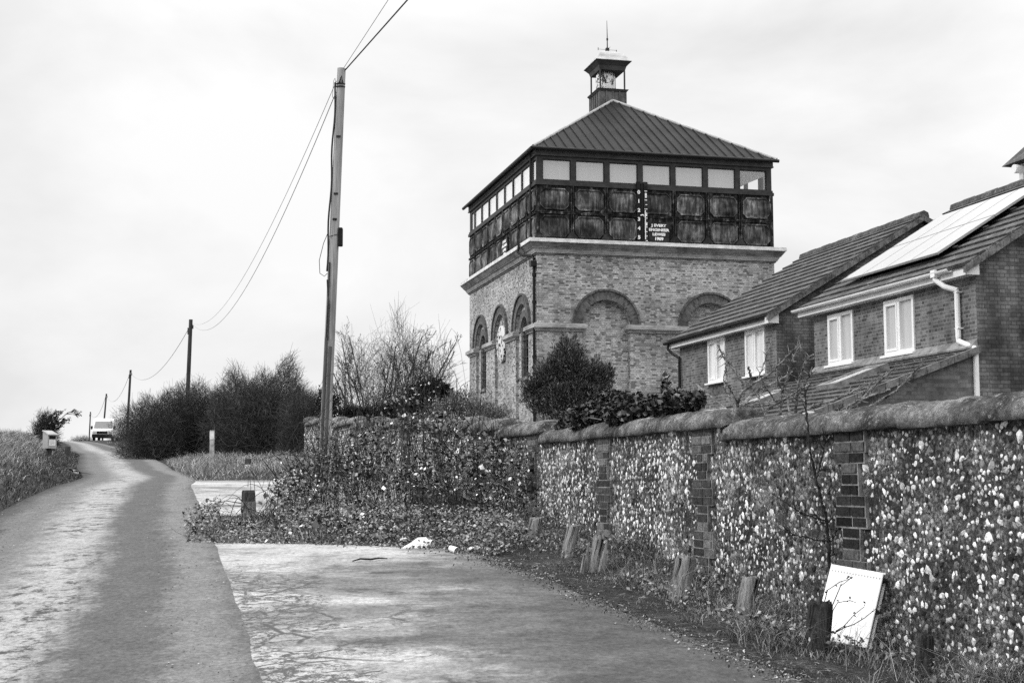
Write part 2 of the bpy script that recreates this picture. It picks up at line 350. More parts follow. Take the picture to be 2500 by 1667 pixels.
def road_mat():
    m, nt, b = material('asphalt'); uv = node(nt, 'TexCoord').outputs['UV']; P = node(nt, 'TexCoord').outputs['Object']
    u = node(nt, 'SeparateXYZ', {0: uv}).outputs[0]
    wob = math_(nt, 'MULTIPLY_ADD', noise(nt, mapping(nt, P, (0.6, 0.35, 0)), 1.0, 4, 0.6, gain=1), 0.14, -0.07)
    wob2 = math_(nt, 'MULTIPLY_ADD', noise(nt, mapping(nt, P, (2.0, 1.2, 0)), 2.6, 8, 0.75, gain=1.6), 0.17, -0.085)
    uu = math_(nt, 'ADD', math_(nt, 'ADD', u, wob), wob2)
    band = ramp(nt, uu, [(0.0, 0.05), (0.07, 0.085), (0.14, 0.135), (0.24, 0.14), (0.32, 0.22), (0.40, 0.31), (0.52, 0.29), (0.58, 0.18), (0.63, 0.10), (0.79, 0.098), (0.86, 0.165), (0.94, 0.16), (1.0, 0.11)])
    grit = noise(nt, mapping(nt, P, (1, 0.6, 0)), 26.0, 6, 0.85, gain=3.5); mid = noise(nt, mapping(nt, P, (1.0, 0.5, 0)), 4.0, 9, 0.78)
    c = mul(nt, band, mix(nt, grit, 0.58, 1.42)); c = mul(nt, c, mix(nt, mid, 0.74, 1.26))
    centre = ramp(nt, uu, [(0.22, 0.0), (0.36, 1.0), (0.54, 1.0), (0.66, 0.0)])
    moss = ramp(nt, noise(nt, mapping(nt, P, (1.5, 0.9, 0)), 3.4, 9, 0.8), [(0.50, 0.0), (0.66, 1.0)])
    mossbig = ramp(nt, noise(nt, mapping(nt, P, (0.5, 0.3, 0)), 1.0, 3), [(0.38, 0.0), (0.6, 1.0)])
    c = mix(nt, mul(nt, mul(nt, centre, moss), mix(nt, mossbig, 0.25, 0.95)), c, 0.055)
    vo = node(nt, 'TexVoronoi', {'Vector': mapping(nt, P, (1, 1, 0)), 'Scale': 9.0, 'Randomness': 1.0})
    vr = node(nt, 'SeparateXYZ', {0: vo.outputs['Color']}).outputs[0]
    spk = mul(nt, math_(nt, 'LESS_THAN', vo.outputs['Distance'], math_(nt, 'MULTIPLY_ADD', vr, 0.20, -0.05)), math_(nt, 'GREATER_THAN', vr, 0.55))
    edge = ramp(nt, u, [(0.0, 1.0), (0.3, 0.6), (0.55, 0.3), (0.7, 0.25), (1.0, 1.0)])
    c = mix(nt, mul(nt, mul(nt, spk, edge), 0.75), c, 0.045)
    setcol(nt, b, c); b.inputs['Roughness'].default_value = 0.95; b.inputs['Specular IOR Level'].default_value = 0.08; bump(nt, b, grit, 0.35, 0.01); return m
M['asphalt'] = road_mat()
def concrete_mat():
    m, nt, b = material('old_concrete'); P = mapping(nt, node(nt, 'TexCoord').outputs['Object'], (1, 1, 0))
    sx = node(nt, 'SeparateXYZ', {0: P}); x, y = sx.outputs[0], sx.outputs[1]
    big = noise(nt, mapping(nt, P, (0.42, 0.62, 0), loc=(2.3, 0.6, 0)), 0.9, 9, 0.68, 0.6, gain=2.0); mid = noise(nt, mapping(nt, P, (0.9, 0.9, 0)), 2.4, 11, 0.80, gain=2.7); grit = noise(nt, mapping(nt, P, (1, .6, 0)), 24.0, 6, 0.85, gain=3.2)
    c = ramp(nt, big, [(0.18, 0.14), (0.36, 0.23), (0.50, 0.34), (0.75, 0.42)])
    c = mul(nt, c, ramp(nt, mid, [(0.18, 0.50), (0.42, 0.98), (0.8, 1.12)]))
    # tarmac overlay creeping in from the wall side
    side = math_(nt, 'ADD', math_(nt, 'MULTIPLY_ADD', y, 0.06, x), math_(nt, 'MULTIPLY_ADD', noise(nt, mapping(nt, P, (0.6, 0.9, 0)), 1.1, 10, 0.76, gain=2.0), 2.2, -1.1))
    over = ramp(nt, math_(nt, 'MULTIPLY_ADD', side, 0.42, 0.22), [(0.0, 0.0), (0.3, 0.75), (0.7, 1.0)])
    c = mix(nt, over, c, mix(nt, mid, 0.045, 0.115))
    c = mul(nt, c, mix(nt, grit, 0.60, 1.40))
    # crazed cracking beside the lane
    vw = node(nt, 'VectorMath', {0: P, 1: math_(nt, 'MULTIPLY_ADD', noise(nt, P, 2.6, 6, 0.7, gain=1), 0.8, -0.4)}, operation='ADD').outputs[0]
    v1 = node(nt, 'TexVoronoi', {'Vector': vw, 'Scale': 2.1}, feature='DISTANCE_TO_EDGE').outputs[0]
    v2 = node(nt, 'TexVoronoi', {'Vector': vw, 'Scale': 5.2}, feature='DISTANCE_TO_EDGE').outputs[0]
    seam = math_(nt, 'MULTIPLY_ADD', y, 0.247, math_(nt, 'ADD', x, -0.58))        # 0 along the lane edge
    near = ramp(nt, math_(nt, 'ADD', mul(nt, seam, 0.42), math_(nt, 'MULTIPLY_ADD', noise(nt, P, 1.1, 4), 0.5, -0.25)), [(0.10, 1.0), (0.45, 0.0)])
    fwd = ramp(nt, math_(nt, 'MULTIPLY_ADD', y, -0.16, 2.25), [(0.0, 0.0), (0.25, 1.0)])
    l1 = ramp(nt, v1, [(0.016, 1.0), (0.04, 0.0)]); l2 = ramp(nt, v2, [(0.04, 1.0), (0.09, 0.0)])
    cr_ = math_(nt, 'MAXIMUM', mul(nt, l1, ramp(nt, near, [(0.0, 0.0), (0.25, 1.0)])), mul(nt, l2, ramp(nt, near, [(0.3, 0.0), (0.6, 1.0)])))
    cr_ = mul(nt, mul(nt, cr_, fwd), 0.95)
    c = mix(nt, cr_, c, 0.075)
    setcol(nt, b, c); b.inputs['Roughness'].default_value = 0.95; b.inputs['Specular IOR Level'].default_value = 0.08; bump(nt, b, math_(nt, 'SUBTRACT', grit, mul(nt, cr_, 2.0)), 0.3, 0.01); return m
M['concrete'] = concrete_mat()
def soil_mat():
    m, nt, b = material('soil'); P = node(nt, 'TexCoord').outputs['Object']
    a = noise(nt, P, 1.2, 6, 0.7); c = noise(nt, P, 14.0, 6, 0.75)
    setcol(nt, b, ramp(nt, math_(nt, 'ADD', mul(nt, a, 0.4), mul(nt, c, 0.6)), [(0.2, 0.015), (0.5, 0.05), (0.7, 0.10), (0.9, 0.2)]))
    b.inputs['Roughness'].default_value = 1.0; b.inputs['Specular IOR Level'].default_value = 0.05; bump(nt, b, c, 0.8, 0.05); return m
M['soil'] = soil_mat()
def flint_mat():
    m, nt, b = material('flint'); g = node(nt, 'NewGeometry'); r = g.outputs['Random Per Island']; P = node(nt, 'TexCoord').outputs['Object']
    n = noise(nt, P, 26.0, 5, 0.7); big = noise(nt, P, 0.9, 4, 0.6)
    lx = node(nt, 'SeparateXYZ', {0: P}).outputs[0]; r = math_(nt, 'SUBTRACT', r, ramp(nt, math_(nt, 'MULTIPLY_ADD', lx, 0.5, -3.3), [(0.0, 0.13), (1.0, 0.02)]))
    v = math_(nt, 'ADD', math_(nt, 'ADD', mul(nt, r, 0.72), math_(nt, 'MULTIPLY_ADD', n, 0.42, -0.18)), math_(nt, 'MULTIPLY_ADD', big, 0.26, -0.12)); b.inputs['Specular IOR Level'].default_value = 0.25
    setcol(nt, b, ramp(nt, v, [(0.06, 0.015), (0.16, 0.06), (0.28, 0.18), (0.44, 0.34), (0.54, 0.60), (0.66, 0.90)]))
    b.inputs['Roughness'].default_value = 0.6; bump(nt, b, noise(nt, P, 60.0, 4, 0.7), 0.4, 0.01); return m
M['flint'] = flint_mat()
def mortar_mat():
    m, nt, b = material('wall_mortar'); P = node(nt, 'TexCoord').outputs['Object']
    n = noise(nt, P, 2.2, 6, 0.7); f = noise(nt, P, 34.0, 5, 0.75)
    c = mul(nt, ramp(nt, n, [(0.22, 0.025), (0.5, 0.11), (0.8, 0.28)]), ramp(nt, f, [(0.25, 0.2), (0.5, 0.8), (0.8, 2.4)]))
    setcol(nt, b, c); b.inputs['Roughness'].default_value = 1.0; bump(nt, b, f, 1.0, 0.03); return m
M['mortar'] = mortar_mat()
def coping_mat():
    m, nt, b = material('coping_stone'); P = node(nt, 'TexCoord').outputs['Object']
    n = noise(nt, P, 2.0, 6, 0.7); f = noise(nt, P, 24.0, 7, 0.85, gain=3.4); l = noise(nt, P, 11.0, 4, 0.7)
    c = mul(nt, ramp(nt, n, [(0.2, 0.05), (0.5, 0.16), (0.8, 0.33)]), mix(nt, f, 0.35, 1.65))
    c = mix(nt, ramp(nt, math_(nt, 'ADD', mul(nt, f, 0.55), mul(nt, l, 0.45)), [(0.66, 0.0), (0.78, 0.85)]), c, 0.5)
    setcol(nt, b, c); b.inputs['Roughness'].default_value = 0.95; b.inputs['Specular IOR Level'].default_value = 0.1; bump(nt, b, f, 0.9, 0.02); return m
M['coping'] = coping_mat()
M['bramble_leaf'] = leafmat('bramble_leaf', [(0.0, 0.008), (0.45, 0.028), (0.75, 0.075), (0.89, 0.20), (0.935, 0.52), (1.0, 0.88)], 0.4, 0.35)  # white end of the ramp paints glossy highlights as well as pale undersides
M['fringe_leaf'] = leafmat('fringe_leaf', [(0.0, 0.04), (0.5, 0.14), (0.85, 0.26), (1.0, 0.45)], 0.5, 0.4)
M['ivy_leaf'] = leafmat('ivy_leaf', [(0.0, 0.008), (0.6, 0.028), (0.9, 0.06), (1.0, 0.16)], 0.4, 0.35)
M['shrub_leaf'] = leafmat('shrub_leaf', [(0.0, 0.022), (0.5, 0.06), (0.85, 0.11), (1.0, 0.26)], 0.45, 0.3)
M['wispy_leaf'] = leafmat('wispy_leaf', [(0.0, 0.06), (0.6, 0.13), (1.0, 0.26)], 0.6)
M['dark_leaf'] = leafmat('dark_leaf', [(0.0, 0.008), (0.6, 0.02), (1.0, 0.05)], 0.6)
M['thorn'] = leafmat('thorn_twig', [(0.0, 0.018), (0.6, 0.045), (1.0, 0.10)], 0.8, 0.2)
M['haze_twig'] = leafmat('bare_twig', [(0.0, 0.03), (0.6, 0.06), (1.0, 0.12)], 0.8, 0.2)
M['dry_grass'] = leafmat('dry_grass', [(0.0, 0.07), (0.4, 0.20), (0.8, 0.36), (1.0, 0.55)], 0.7, 0.2)
M['dark_grass'] = leafmat('dark_grass', [(0.0, 0.02), (0.5, 0.06), (0.85, 0.12), (1.0, 0.25)], 0.7, 0.1)
M['verge_grass'] = leafmat('verge_grass', [(0.0, 0.03), (0.45, 0.10), (0.8, 0.21), (1.0, 0.42)], 0.7, 0.2)
M['dead_stem'] = leafmat('dead_stem', [(0.0, 0.05), (0.6, 0.16), (1.0, 0.4)], 0.8, 0.2)
M['debris'] = leafmat('debris', [(0.0, 0.03), (0.5, 0.10), (0.85, 0.2), (1.0, 0.45)], 0.9, 0.2)

# ================================================================== THE SETTING
APRON_EDGE = [(700, 1326), (860, 1331), (1000, 1336), (1090, 1341), (1150, 1350), (1205, 1368), (1250, 1385), (1300, 1402), (1356, 1421), (1436, 1461), (1542, 1503), (1675, 1552), (1781, 1598), (1904, 1641), (1960, 1669)]
plane_pt = lambda px, py: (lambda q, t: EYE + q * t)(ray(px, py), (lambda q: -1.6 / (q[2] - 0.06 * q[1]))(ray(px, py)))
EDGE = [plane_pt(*p) for p in APRON_EDGE]
_eo = np.array(EDGE); _eo = _eo[np.argsort(_eo[:, 1])]
edge_x = lambda Y: np.interp(Y, np.concatenate([[0, 5], _eo[:, 1]]), np.concatenate([[_eo[0, 0] + 3.4, _eo[0, 0] + 1.2], _eo[:, 0]]))
def ground():
    xs = np.unique(np.concatenate([np.linspace(-700, -90, 14), np.linspace(-90, -24, 45), np.linspace(-24, 12, 121), np.linspace(12, 60, 25), np.linspace(60, 700, 12)]))
    ys = np.unique(np.concatenate([np.linspace(-60, 4, 18), np.linspace(4, 45, 138), np.linspace(45, 170, 105), np.linspace(170, 300, 30), np.linspace(300, 900, 12)]))
    X, Y = np.meshgrid(xs, ys); Z = G(X, Y) + 0.02 * np.sin(X * 3.1) * np.sin(Y * 2.3) * (Y < 60) * ~((X < edge_x(Y) + .35) & (X > road_l(Y) - .3))
    inside = (X > road_l(Y) - 0.25) & (X < road_r(Y) + 0.2)
    apron = (X >= road_r(Y) - 0.2) & (Y < 15.9) & (X < edge_x(Y) - 0.55); far = (X >= road_r(Y) - 0.2) & (Y > 19.6) & (Y < 28.9) & (X < -1.5)
    Z = Z - np.where(inside | apron | far, 0.06, -0.0)
    n, k = len(ys), len(xs); i = (np.arange(n - 1)[:, None] * k + np.arange(k - 1)[None]).ravel()
    o = MB().add(np.stack([X, Y, Z], -1).reshape(-1, 3), np.stack([i, i + 1, i + k + 1, i + k], 1)).build('ground', M['soil'], smooth=True); tag(o, kind='structure')
ground()
def road():
    ys = np.concatenate([np.linspace(-8, 60, 171), np.linspace(60.8, 230, 150)]); L, Rr = road_l(ys), road_r(ys); Rr = np.maximum(Rr, L + 2.4)
    us = np.linspace(0, 1, 13); X = L[:, None] * (1 - us) + Rr[:, None] * us; Y = np.repeat(ys[:, None], 13, 1)
    X[:, -1] += np.interp(ys, np.arange(-9, 232, .18), rng.normal(size=len(np.arange(-9, 232, .18))) * .010)
    Z = gz(Y) + 0.008 + 0.03 * np.sin(us * np.pi)[None] * 0.6
    UV = np.stack([np.broadcast_to(us, X.shape), Y], -1).reshape(-1, 2); n = len(ys); i = (np.arange(n - 1)[:, None] * 13 + np.arange(12)[None]).ravel()
    o = MB().add(np.stack([X, Y, Z], -1).reshape(-1, 3), np.stack([i, i + 1, i + 14, i + 13], 1), uv=UV).build('road', M['asphalt'], smooth=True); tag(o, kind='structure')
road()
def aprons():
    E2 = [np.array([road_r(15.75), 15.75, 0.945])] + EDGE; last = E2[-1]
    E2 += [np.array([last[0] + (last[1] - y) * 0.42, y, y * 0.06]) for y in (6.8, 5.5, 4.0, 2.0, 0.0)]
    A = np.array(E2); yy = np.linspace(A[-1][1], 15.74, 120); order = np.argsort(A[:, 1])
    # cross strips by depth: from the lane edge to the outline
    xe = np.interp(yy, A[order][:, 1], A[order][:, 0]); V = []
    xs = np.linspace(0, 1, 9)
    for y, x1 in zip(yy, xe):
        x0 = float(road_r(y)) - 0.10; x1 = max(x1, x0 + 0.02)
        for s in xs: V.append((x0 + (x1 - x0) * s, y, 0.06 * y + 0.004))
    i = (np.arange(len(yy) - 1)[:, None] * 9 + np.arange(8)[None]).ravel()
    tag(MB().add(V, np.stack([i, i + 1, i + 10, i + 9], 1)).build('pavement', M['concrete']), kind='structure')
    ys = np.linspace(19.3, 28.6, 26); V = []
    for y in ys:
        x0 = float(road_r(y)) - 0.10
        for s in xs: V.append((x0 + (-1.6 - x0) * s, y, float(gz(y)) + 0.004))
    i = (np.arange(len(ys) - 1)[:, None] * 9 + np.arange(8)[None]).ravel()
    tag(MB().add(V, np.stack([i, i + 1, i + 10, i + 9], 1)).build('pavement', M['concrete']), kind='structure')
aprons()

# ================================================================== BUILDING HELPERS
def poly_wall_arches(mb, x0, x1, z0, z1, arches, plane, spring, depth, seg=24):
    """brick face in (h, z) with round-headed openings [(centre, radius)], set at `plane`, reveals `depth` deep (towards +)"""
    P = lambda h, z, d=0.0: plane(h, z, d)
    edges = [x0] + [e for c, r in arches for e in (c - r, c + r)] + [x1]
    for a, b in zip(edges[0::2], edges[1::2]): mb.add([P(a, z0), P(b, z0), P(b, z1), P(a, z1)], np.array([[0, 1, 2, 3]]))
    for c, r in arches:
        th = np.linspace(np.pi, 0, seg + 1); xs = c + r * np.cos(th); zs = spring + r * np.sin(th)
        for i in range(seg):
            mb.add([P(xs[i], zs[i]), P(xs[i + 1], zs[i + 1]), P(xs[i + 1], z1), P(xs[i], z1)], np.array([[0, 1, 2, 3]]))
            mb.add([P(xs[i], zs[i]), P(xs[i + 1], zs[i + 1]), P(xs[i + 1], zs[i + 1], depth), P(xs[i], zs[i], depth)], np.array([[3, 2, 1, 0]]))
        for e in (c - r, c + r): mb.add([P(e, z0), P(e, spring), P(e, spring, depth), P(e, z0, depth)], np.array([[0, 1, 2, 3]]))
def ring(mb, c, r0, r1, spring, plane, proud, seg=40, th0=0.0):
    th = np.linspace(np.pi - th0, th0, seg + 1); rm = (r0 + r1) / 2
    for i in range(seg):
        a, b = th[i], th[i + 1]; q = lambda r, t, d: plane(c + r * math.cos(t), spring + r * math.sin(t), d)
        V = [q(r0, a, -proud), q(r1, a, -proud), q(r1, b, -proud), q(r0, b, -proud), q(r0, a, 0.01), q(r1, a, 0.01), q(r1, b, 0.01), q(r0, b, 0.01)]
        uv = [(r0, -a * rm), (r1, -a * rm), (r1, -b * rm), (r0, -b * rm)] * 2
        mb.add(V, np.array([[0, 1, 2, 3], [1, 5, 6, 2], [0, 3, 7, 4]]), uv=uv)

def rect_ring(mb, o, W, D, z0, z1, thick=None):
    """band round a W x D box, proud by o"""
    t = thick if thick else o
    for (a, b, c, d) in ((-o, W + o, -o, -o + t), (-o, W + o, D + o - t, D + o), (-o, -o + t, -o + t, D + o - t), (W + o - t, W + o, -o + t, D + o - t)):
        mb.box(a, b, c, d, z0, z1)

# ================================================================== WATER TOWER
def water_tower():
    W, D = 8.37, 10.4
    t = thing('water_tower', 'old brick water tower with iron tank, window band and roof lantern', 'water tower', (0.8266, 46.0, 0.0), YAW)
    front = lambda h, z, d=0.0: (h, d, z)
    left = lambda h, z, d=0.0: (d, h, z)
    Z0, ZT, SP = 1.2, 9.05, 6.75
    fa = [(2.35, 0.82), (6.02, 0.82)]; la = [(2.03, 0.86), (5.17, 0.86), (8.33, 0.86)]
    mb = MB()
    poly_wall_arches(mb, 0, W, Z0, ZT, fa, front, SP, 0.24)
    poly_wall_arches(mb, 0, D, Z0, ZT, la, left, SP, 0.10)
    mb.add([(0, D, Z0), (W, D, Z0), (W, D, ZT), (0, D, ZT)], np.array([[3, 2, 1, 0]]))
    mb.add([(W, 0, Z0), (W, D, Z0), (W, D, ZT), (W, 0, ZT)], np.array([[0, 1, 2, 3]]))
    mb.add([(0.24, 0.24, Z0), (W, 0.24, Z0), (W, 0.24, ZT), (0.24, 0.24, ZT)], np.array([[0, 1, 2, 3]]))
    # left recesses: side bays hold a second, narrower arched opening with a window
    ins = [(2.03, 0.48), (8.33, 0.48)]
    mb2 = mb
    for c, r in ins:
        poly_wall_arches(mb2, c - 0.9, c + 0.9, 5.12, ZT - 0.6, [(c, r)], lambda h, z, d=0.0: (0.10 + d, h, z), SP - 0.05, 0.09)
        mb2.add([(0.10, c - 0.9, Z0), (0.10, c + 0.9, Z0), (0.10, c + 0.9, 5.12), (0.10, c - 0.9, 5.12)], np.array([[0, 1, 2, 3]]))
    mb2.add([(0.10, 4.2, Z0), (0.10, 6.1, Z0), (0.10, 6.1, ZT - 0.6), (0.10, 4.2, ZT - 0.6)], np.array([[0, 1, 2, 3]]))
    mb.build('wall', M['tower_brick'], t)
    for c, r in ins:
        fr = MB(); fr.box(0.15, 0.185, c - 0.47, c + 0.47, 5.12, 5.2).box(0.15, 0.185, c - 0.03, c + 0.03, 5.2, 7.1)
        for k in range(5): fr.box(0.15, 0.18, c - 0.47, c - 0.03, 5.5 + k * 0.3, 5.53 + k * 0.3).box(0.15, 0.18, c + 0.03, c + 0.47, 5.5 + k * 0.3, 5.53 + k * 0.3)
        f = fr.build('window', M['iron_frame'], t)
        MB().add([(0.188, c - 0.5, 5.12), (0.188, c + 0.5, 5.12), (0.188, c + 0.5, 7.25), (0.188, c - 0.5, 7.25)], np.array([[0, 1, 2, 3]])).build('pane', M['dark_pane'], f)
        MB().box(0.02, 0.185, c - 0.52, c + 0.52, 5.02, 5.118).build('sill', M['stone_dark'], f)
    for arr, pl in ((fa, front), (la, left)):
        for c, r in arr:
            a = MB(); ring(a, c, r + 0.002, r + 0.29, SP, pl, 0.035)
            o = a.build('arch', M['arch_brick'], t)
            h = MB(); ring(h, c, r + 0.292, r + 0.36, SP, pl, 0.085); h.build('hood_mould', M['arch_brick'], o)
    for c, r in ins:
        a = MB(); ring(a, c, r + 0.002, r + 0.24, SP - 0.05, lambda h, z, d=0.0: (0.10 + d, h, z), 0.03); a.build('arch', M['arch_brick'], t)
    # string course / imposts
    def impost(a, b, pl, ends=(1, 1)):
        m = MB()
        for o, z0, z1 in ((0.05, 6.50, 6.555), (0.09, 6.556, 6.60), (0.14, 6.601, 6.72), (0.10, 6.721, 6.752)):
            h0, h1 = a - (o if ends[0] else 0), b + (o if ends[1] else 0)
            q = [pl(h0, z0, -o), pl(h1, z0, -o), pl(h1, z0, 0.2), pl(h0, z0, 0.2)]; u = [pl(h0, z1, -o), pl(h1, z1, -o), pl(h1, z1, 0.2), pl(h0, z1, 0.2)]
            m.hexa(q, u)
        m.build('impost', M['stone'], t)
    e = [0] + [x for c, r in fa for x in (c - r, c + r)] + [W]
    for k, (a, b) in enumerate(zip(e[0::2], e[1::2])): impost(a, b, front)
    e = [0.21] + [x for c, r in la for x in (c - r, c + r)] + [D]
    for k, (a, b) in enumerate(zip(e[0::2], e[1::2])): impost(a, b, left, (0 if k == 0 else 1, 1))
    # cornice: stacked mouldings
    prof = [(0.04, 9.0, 9.05), (0.08, 9.052, 9.11), (0.10, 9.112, 9.19), (0.15, 9.192, 9.22), (0.22, 9.222, 9.30), (0.30, 9.302, 9.37)]
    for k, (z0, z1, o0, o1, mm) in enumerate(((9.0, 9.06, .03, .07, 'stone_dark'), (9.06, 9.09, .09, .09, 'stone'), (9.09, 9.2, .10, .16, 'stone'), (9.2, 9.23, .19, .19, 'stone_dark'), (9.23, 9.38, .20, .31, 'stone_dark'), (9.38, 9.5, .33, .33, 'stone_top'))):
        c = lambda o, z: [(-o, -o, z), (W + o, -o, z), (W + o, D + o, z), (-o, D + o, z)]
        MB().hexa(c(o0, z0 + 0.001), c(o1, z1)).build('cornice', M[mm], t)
    # tank shell and plates
    T0, T1 = 9.5, 11.32
    x0, x1, y0, y1 = 0.0, 8.33, 0.0, 10.36
    MB().box(x0, x1, y0, y1, T0, T1).build('tank', M['tank_iron'], t)
    def plate_mesh(w, h, m):
        """cushion plate with quarter-round bites at its corners, facing -Y"""
        def outline(ix, iz, rb):
            pts = []
            for cx, cz, a0 in ((-w / 2, -h / 2, 90), (w / 2, -h / 2, 180), (w / 2, h / 2, 270), (-w / 2, h / 2, 0)):
                for k in range(6):
                    a = R(a0 - 90 * k / 5); pts.append((cx + rb * math.cos(a), cz + rb * math.sin(a)))
            return np.clip(np.array(pts), [-w / 2 + ix, -h / 2 + iz], [w / 2 - ix, h / 2 - iz])
        rings = [(0.10, 0.09, 0.25, -0.005), (0.11, 0.10, 0.255, -0.06), (0.145, 0.135, 0.275, -0.06), (0.165, 0.155, 0.285, -0.02), (0.30, 0.26, 0.33, -0.045)]
        V = []
        for ix, iz, rb, d in rings: V += [(x, d, z) for x, z in outline(ix, iz, rb)]
        n = 24; F = [(k * n + i, k * n + (i + 1) % n, (k + 1) * n + (i + 1) % n, (k + 1) * n + i) for k in range(len(rings) - 1) for i in range(n)]
        F.append(tuple(range((len(rings) - 1) * n, len(rings) * n)))
        return MB().add(V, F)
    ph = (T1 - T0) / 2; pw = x1 / 7; pl = y1 / 9
    a = plate_mesh(pw, ph, 1).build('tank_plate', M['tank_plate'], t); b = plate_mesh(pl, ph, 1).build('tank_plate', M['tank_plate'], t)
    first = [True, True]
    for r_ in range(2):
        for k in range(7):
            if r_ == 0 and k == 3: continue
            o = a if first[0] else copy_obj(a, t); first[0] = False
            o.location = ((k + 0.5) * pw, 0, T0 + (r_ + 0.5) * ph)
        for k in range(9):
            if r_ == 0 and k == 3: continue
            o = b if first[1] else copy_obj(b, t); first[1] = False
            o.location = (0, (k + 0.5) * pl, T0 + (r_ + 0.5) * ph); o.rotation_euler = (0, 0, -math.pi / 2)
    fl = MB()
    for k in range(8):
        for dx in (-0.045, 0.02): fl.box(k * pw + dx, k * pw + dx + 0.03, -0.06, 0.0, T0, T1) if 0 < k < 7 else None
    for k in range(1, 9):
        for dx in (-0.045, 0.02): fl.box(-0.06, 0.0, k * pl + dx, k * pl + dx + 0.03, T0, T1)
    for z in (T0 + ph - 0.035, T0 + ph + 0.01): fl.box(0, x1, -0.055, 0.0, z, z + 0.025).box(-0.055, 0, 0, y1, z, z + 0.025)
    fl.box(x1 - 0.12, x1 + 0.02, -0.05, 0.1, T0, T1)
    fl.build('flange', M['tank_iron'], t)
    for k in range(1, 7):
        if k in (3, ): continue
        MB().prism([(k * pw + dx, -0.085, T0 + dz) for dx, dz in ((-0.20, 0), (0.20, 0), (0.18, 0.10), (0.10, 0.20), (0.05, 0.28), (-0.05, 0.28), (-0.10, 0.20), (-0.18, 0.10))], (0, 0.03, 0)).build('bracket', M['iron'], t)
    # painted maker's plates (front and left)
    def maker(parent, loc, rz, ww):
        p = thing_part('sign_plate', MB().box(-ww, ww, -0.075, -0.01, -0.44, 0.28).build('sign_plate', M['iron'], parent), loc, rz)
        for i, s in enumerate(('J EVERY', 'ENGINEER', 'LEWES', '1909')):
            lettering(s, 0.122 if i < 3 else 0.135, (0, -0.079, 0.165 - i * 0.150), p, 1.25 if i < 3 else 1.15)
        return p
    maker(t, (4.195, 0, 9.945), 0, 0.36)
    maker(t, (0, 4.2, 9.945), -math.pi / 2, 0.40)
    # level gauge: numbered board, tube and tick rail
    g = MB().box(3.42, 3.55, -0.12, -0.02, 9.52, 11.56).build('gauge_board', M['coal'], t)
    for i in range(6): lettering(str(i), 0.16, (3.485, -0.124, 11.20 - i * 0.304), g, 1.1)
    MB().box(3.66, 3.80, -0.13, -0.02, 9.52, 11.56).build('gauge_rail', M['iron'], t)
    tk = MB()
    for i in range(13): tk.box(3.685 + (0.03 if i % 2 else 0), 3.775, -0.137, -0.1301, 11.25 - i * 0.152 - 0.014, 11.25 - i * 0.152 + 0.010)
    tk.box(3.69, 3.72, -0.137, -0.1301, 9.62, 10.6).box(3.70, 3.76, -0.137, -0.1301, 11.02, 11.18).box(3.72, 3.765, -0.137, -0.1301, 10.40, 10.52).box(3.715, 3.77, -0.137, -0.1301, 10.08, 10.2)
    tk.build('tick_mark', M['sign_white'], t)
    MB().tube([(3.605, -0.10, 9.5), (3.605, -0.10, 11.5)], 0.045, 10).build('gauge_tube', M['coal'], t)
    MB().tube([(3.54, -0.13, 10.42), (3.57, -0.16, 10.43), (3.61, -0.17, 10.43), (3.66, -0.14, 10.41)], 0.022, 8).build('gauge_float', M['sign_white'], t)
    # window storey: sill ledge, posts, head, floor, ceiling
    MB_ = MB(); rect_ring(MB_, 0.06, 8.33, y1, 11.32, 11.42, 0.2); rect_ring(MB_, 0.03, 8.33, y1, 11.421, 11.50, 0.16); MB_.build('window_ledge', M['iron_frame'], t)
    MB_ = MB(); rect_ring(MB_, 0.0, 8.33, y1, 12.19, 12.30, 0.14); MB_.build('window_head', M['iron_frame'], t)
    MB_ = MB(); rect_ring(MB_, 0.05, 8.33, y1, 12.301, 12.56, 0.12); rect_ring(MB_, 0.07, 8.33, y1, 12.30, 12.33, 0.03); MB_.build('fascia', M['fascia_grey'], t)
    MB().box(0.14, x1 - 0.14, 0.14, y1 - 0.14, 11.43, 11.46).build('floor', M['render_white'], t)
    MB().box(0.1405, x1 - 0.1405, 0.1405, y1 - 0.1405, 12.24, 12.28).build('ceiling', M['render_white'], t)
    fw = 1.166
    xs = [0.0] + [0.085 + fw * k for k in range(1, 7)] + [8.33]
    for k, x in enumerate(xs):
        a_, b_ = (x, x + 0.2) if k == 0 else ((x - 0.18, x) if k == 7 else (x - 0.085, x + 0.085))
        MB().box(a_, b_, 0.0, 0.13, 11.50, 12.19).build('mullion', M['iron_frame'], t); MB().box(a_, b_, y1 - 0.13, y1, 11.50, 12.19).build('mullion', M['iron_frame'], t)
    ys_ = [0.62] + [0.80 + 1.247 * k for k in range(0, 8)]
    for k, y in enumerate(ys_): MB().box(0, 0.12, y - 0.06, y + 0.06, 11.5, 12.19).build('mullion', M['iron_frame'], t); MB().box(x1 - 0.12, x1, y - 0.06, y + 0.06, 11.5, 12.19).build('mullion', M['iron_frame'], t)
    for bb in ((0, .12, y1 - .3, y1 - .13), (x1 - .12, x1, y1 - .3, y1 - .13), (x1 - .12, x1, .13, .3)): MB().box(*bb, 11.5, 12.19).build('mullion', M['iron_frame'], t)
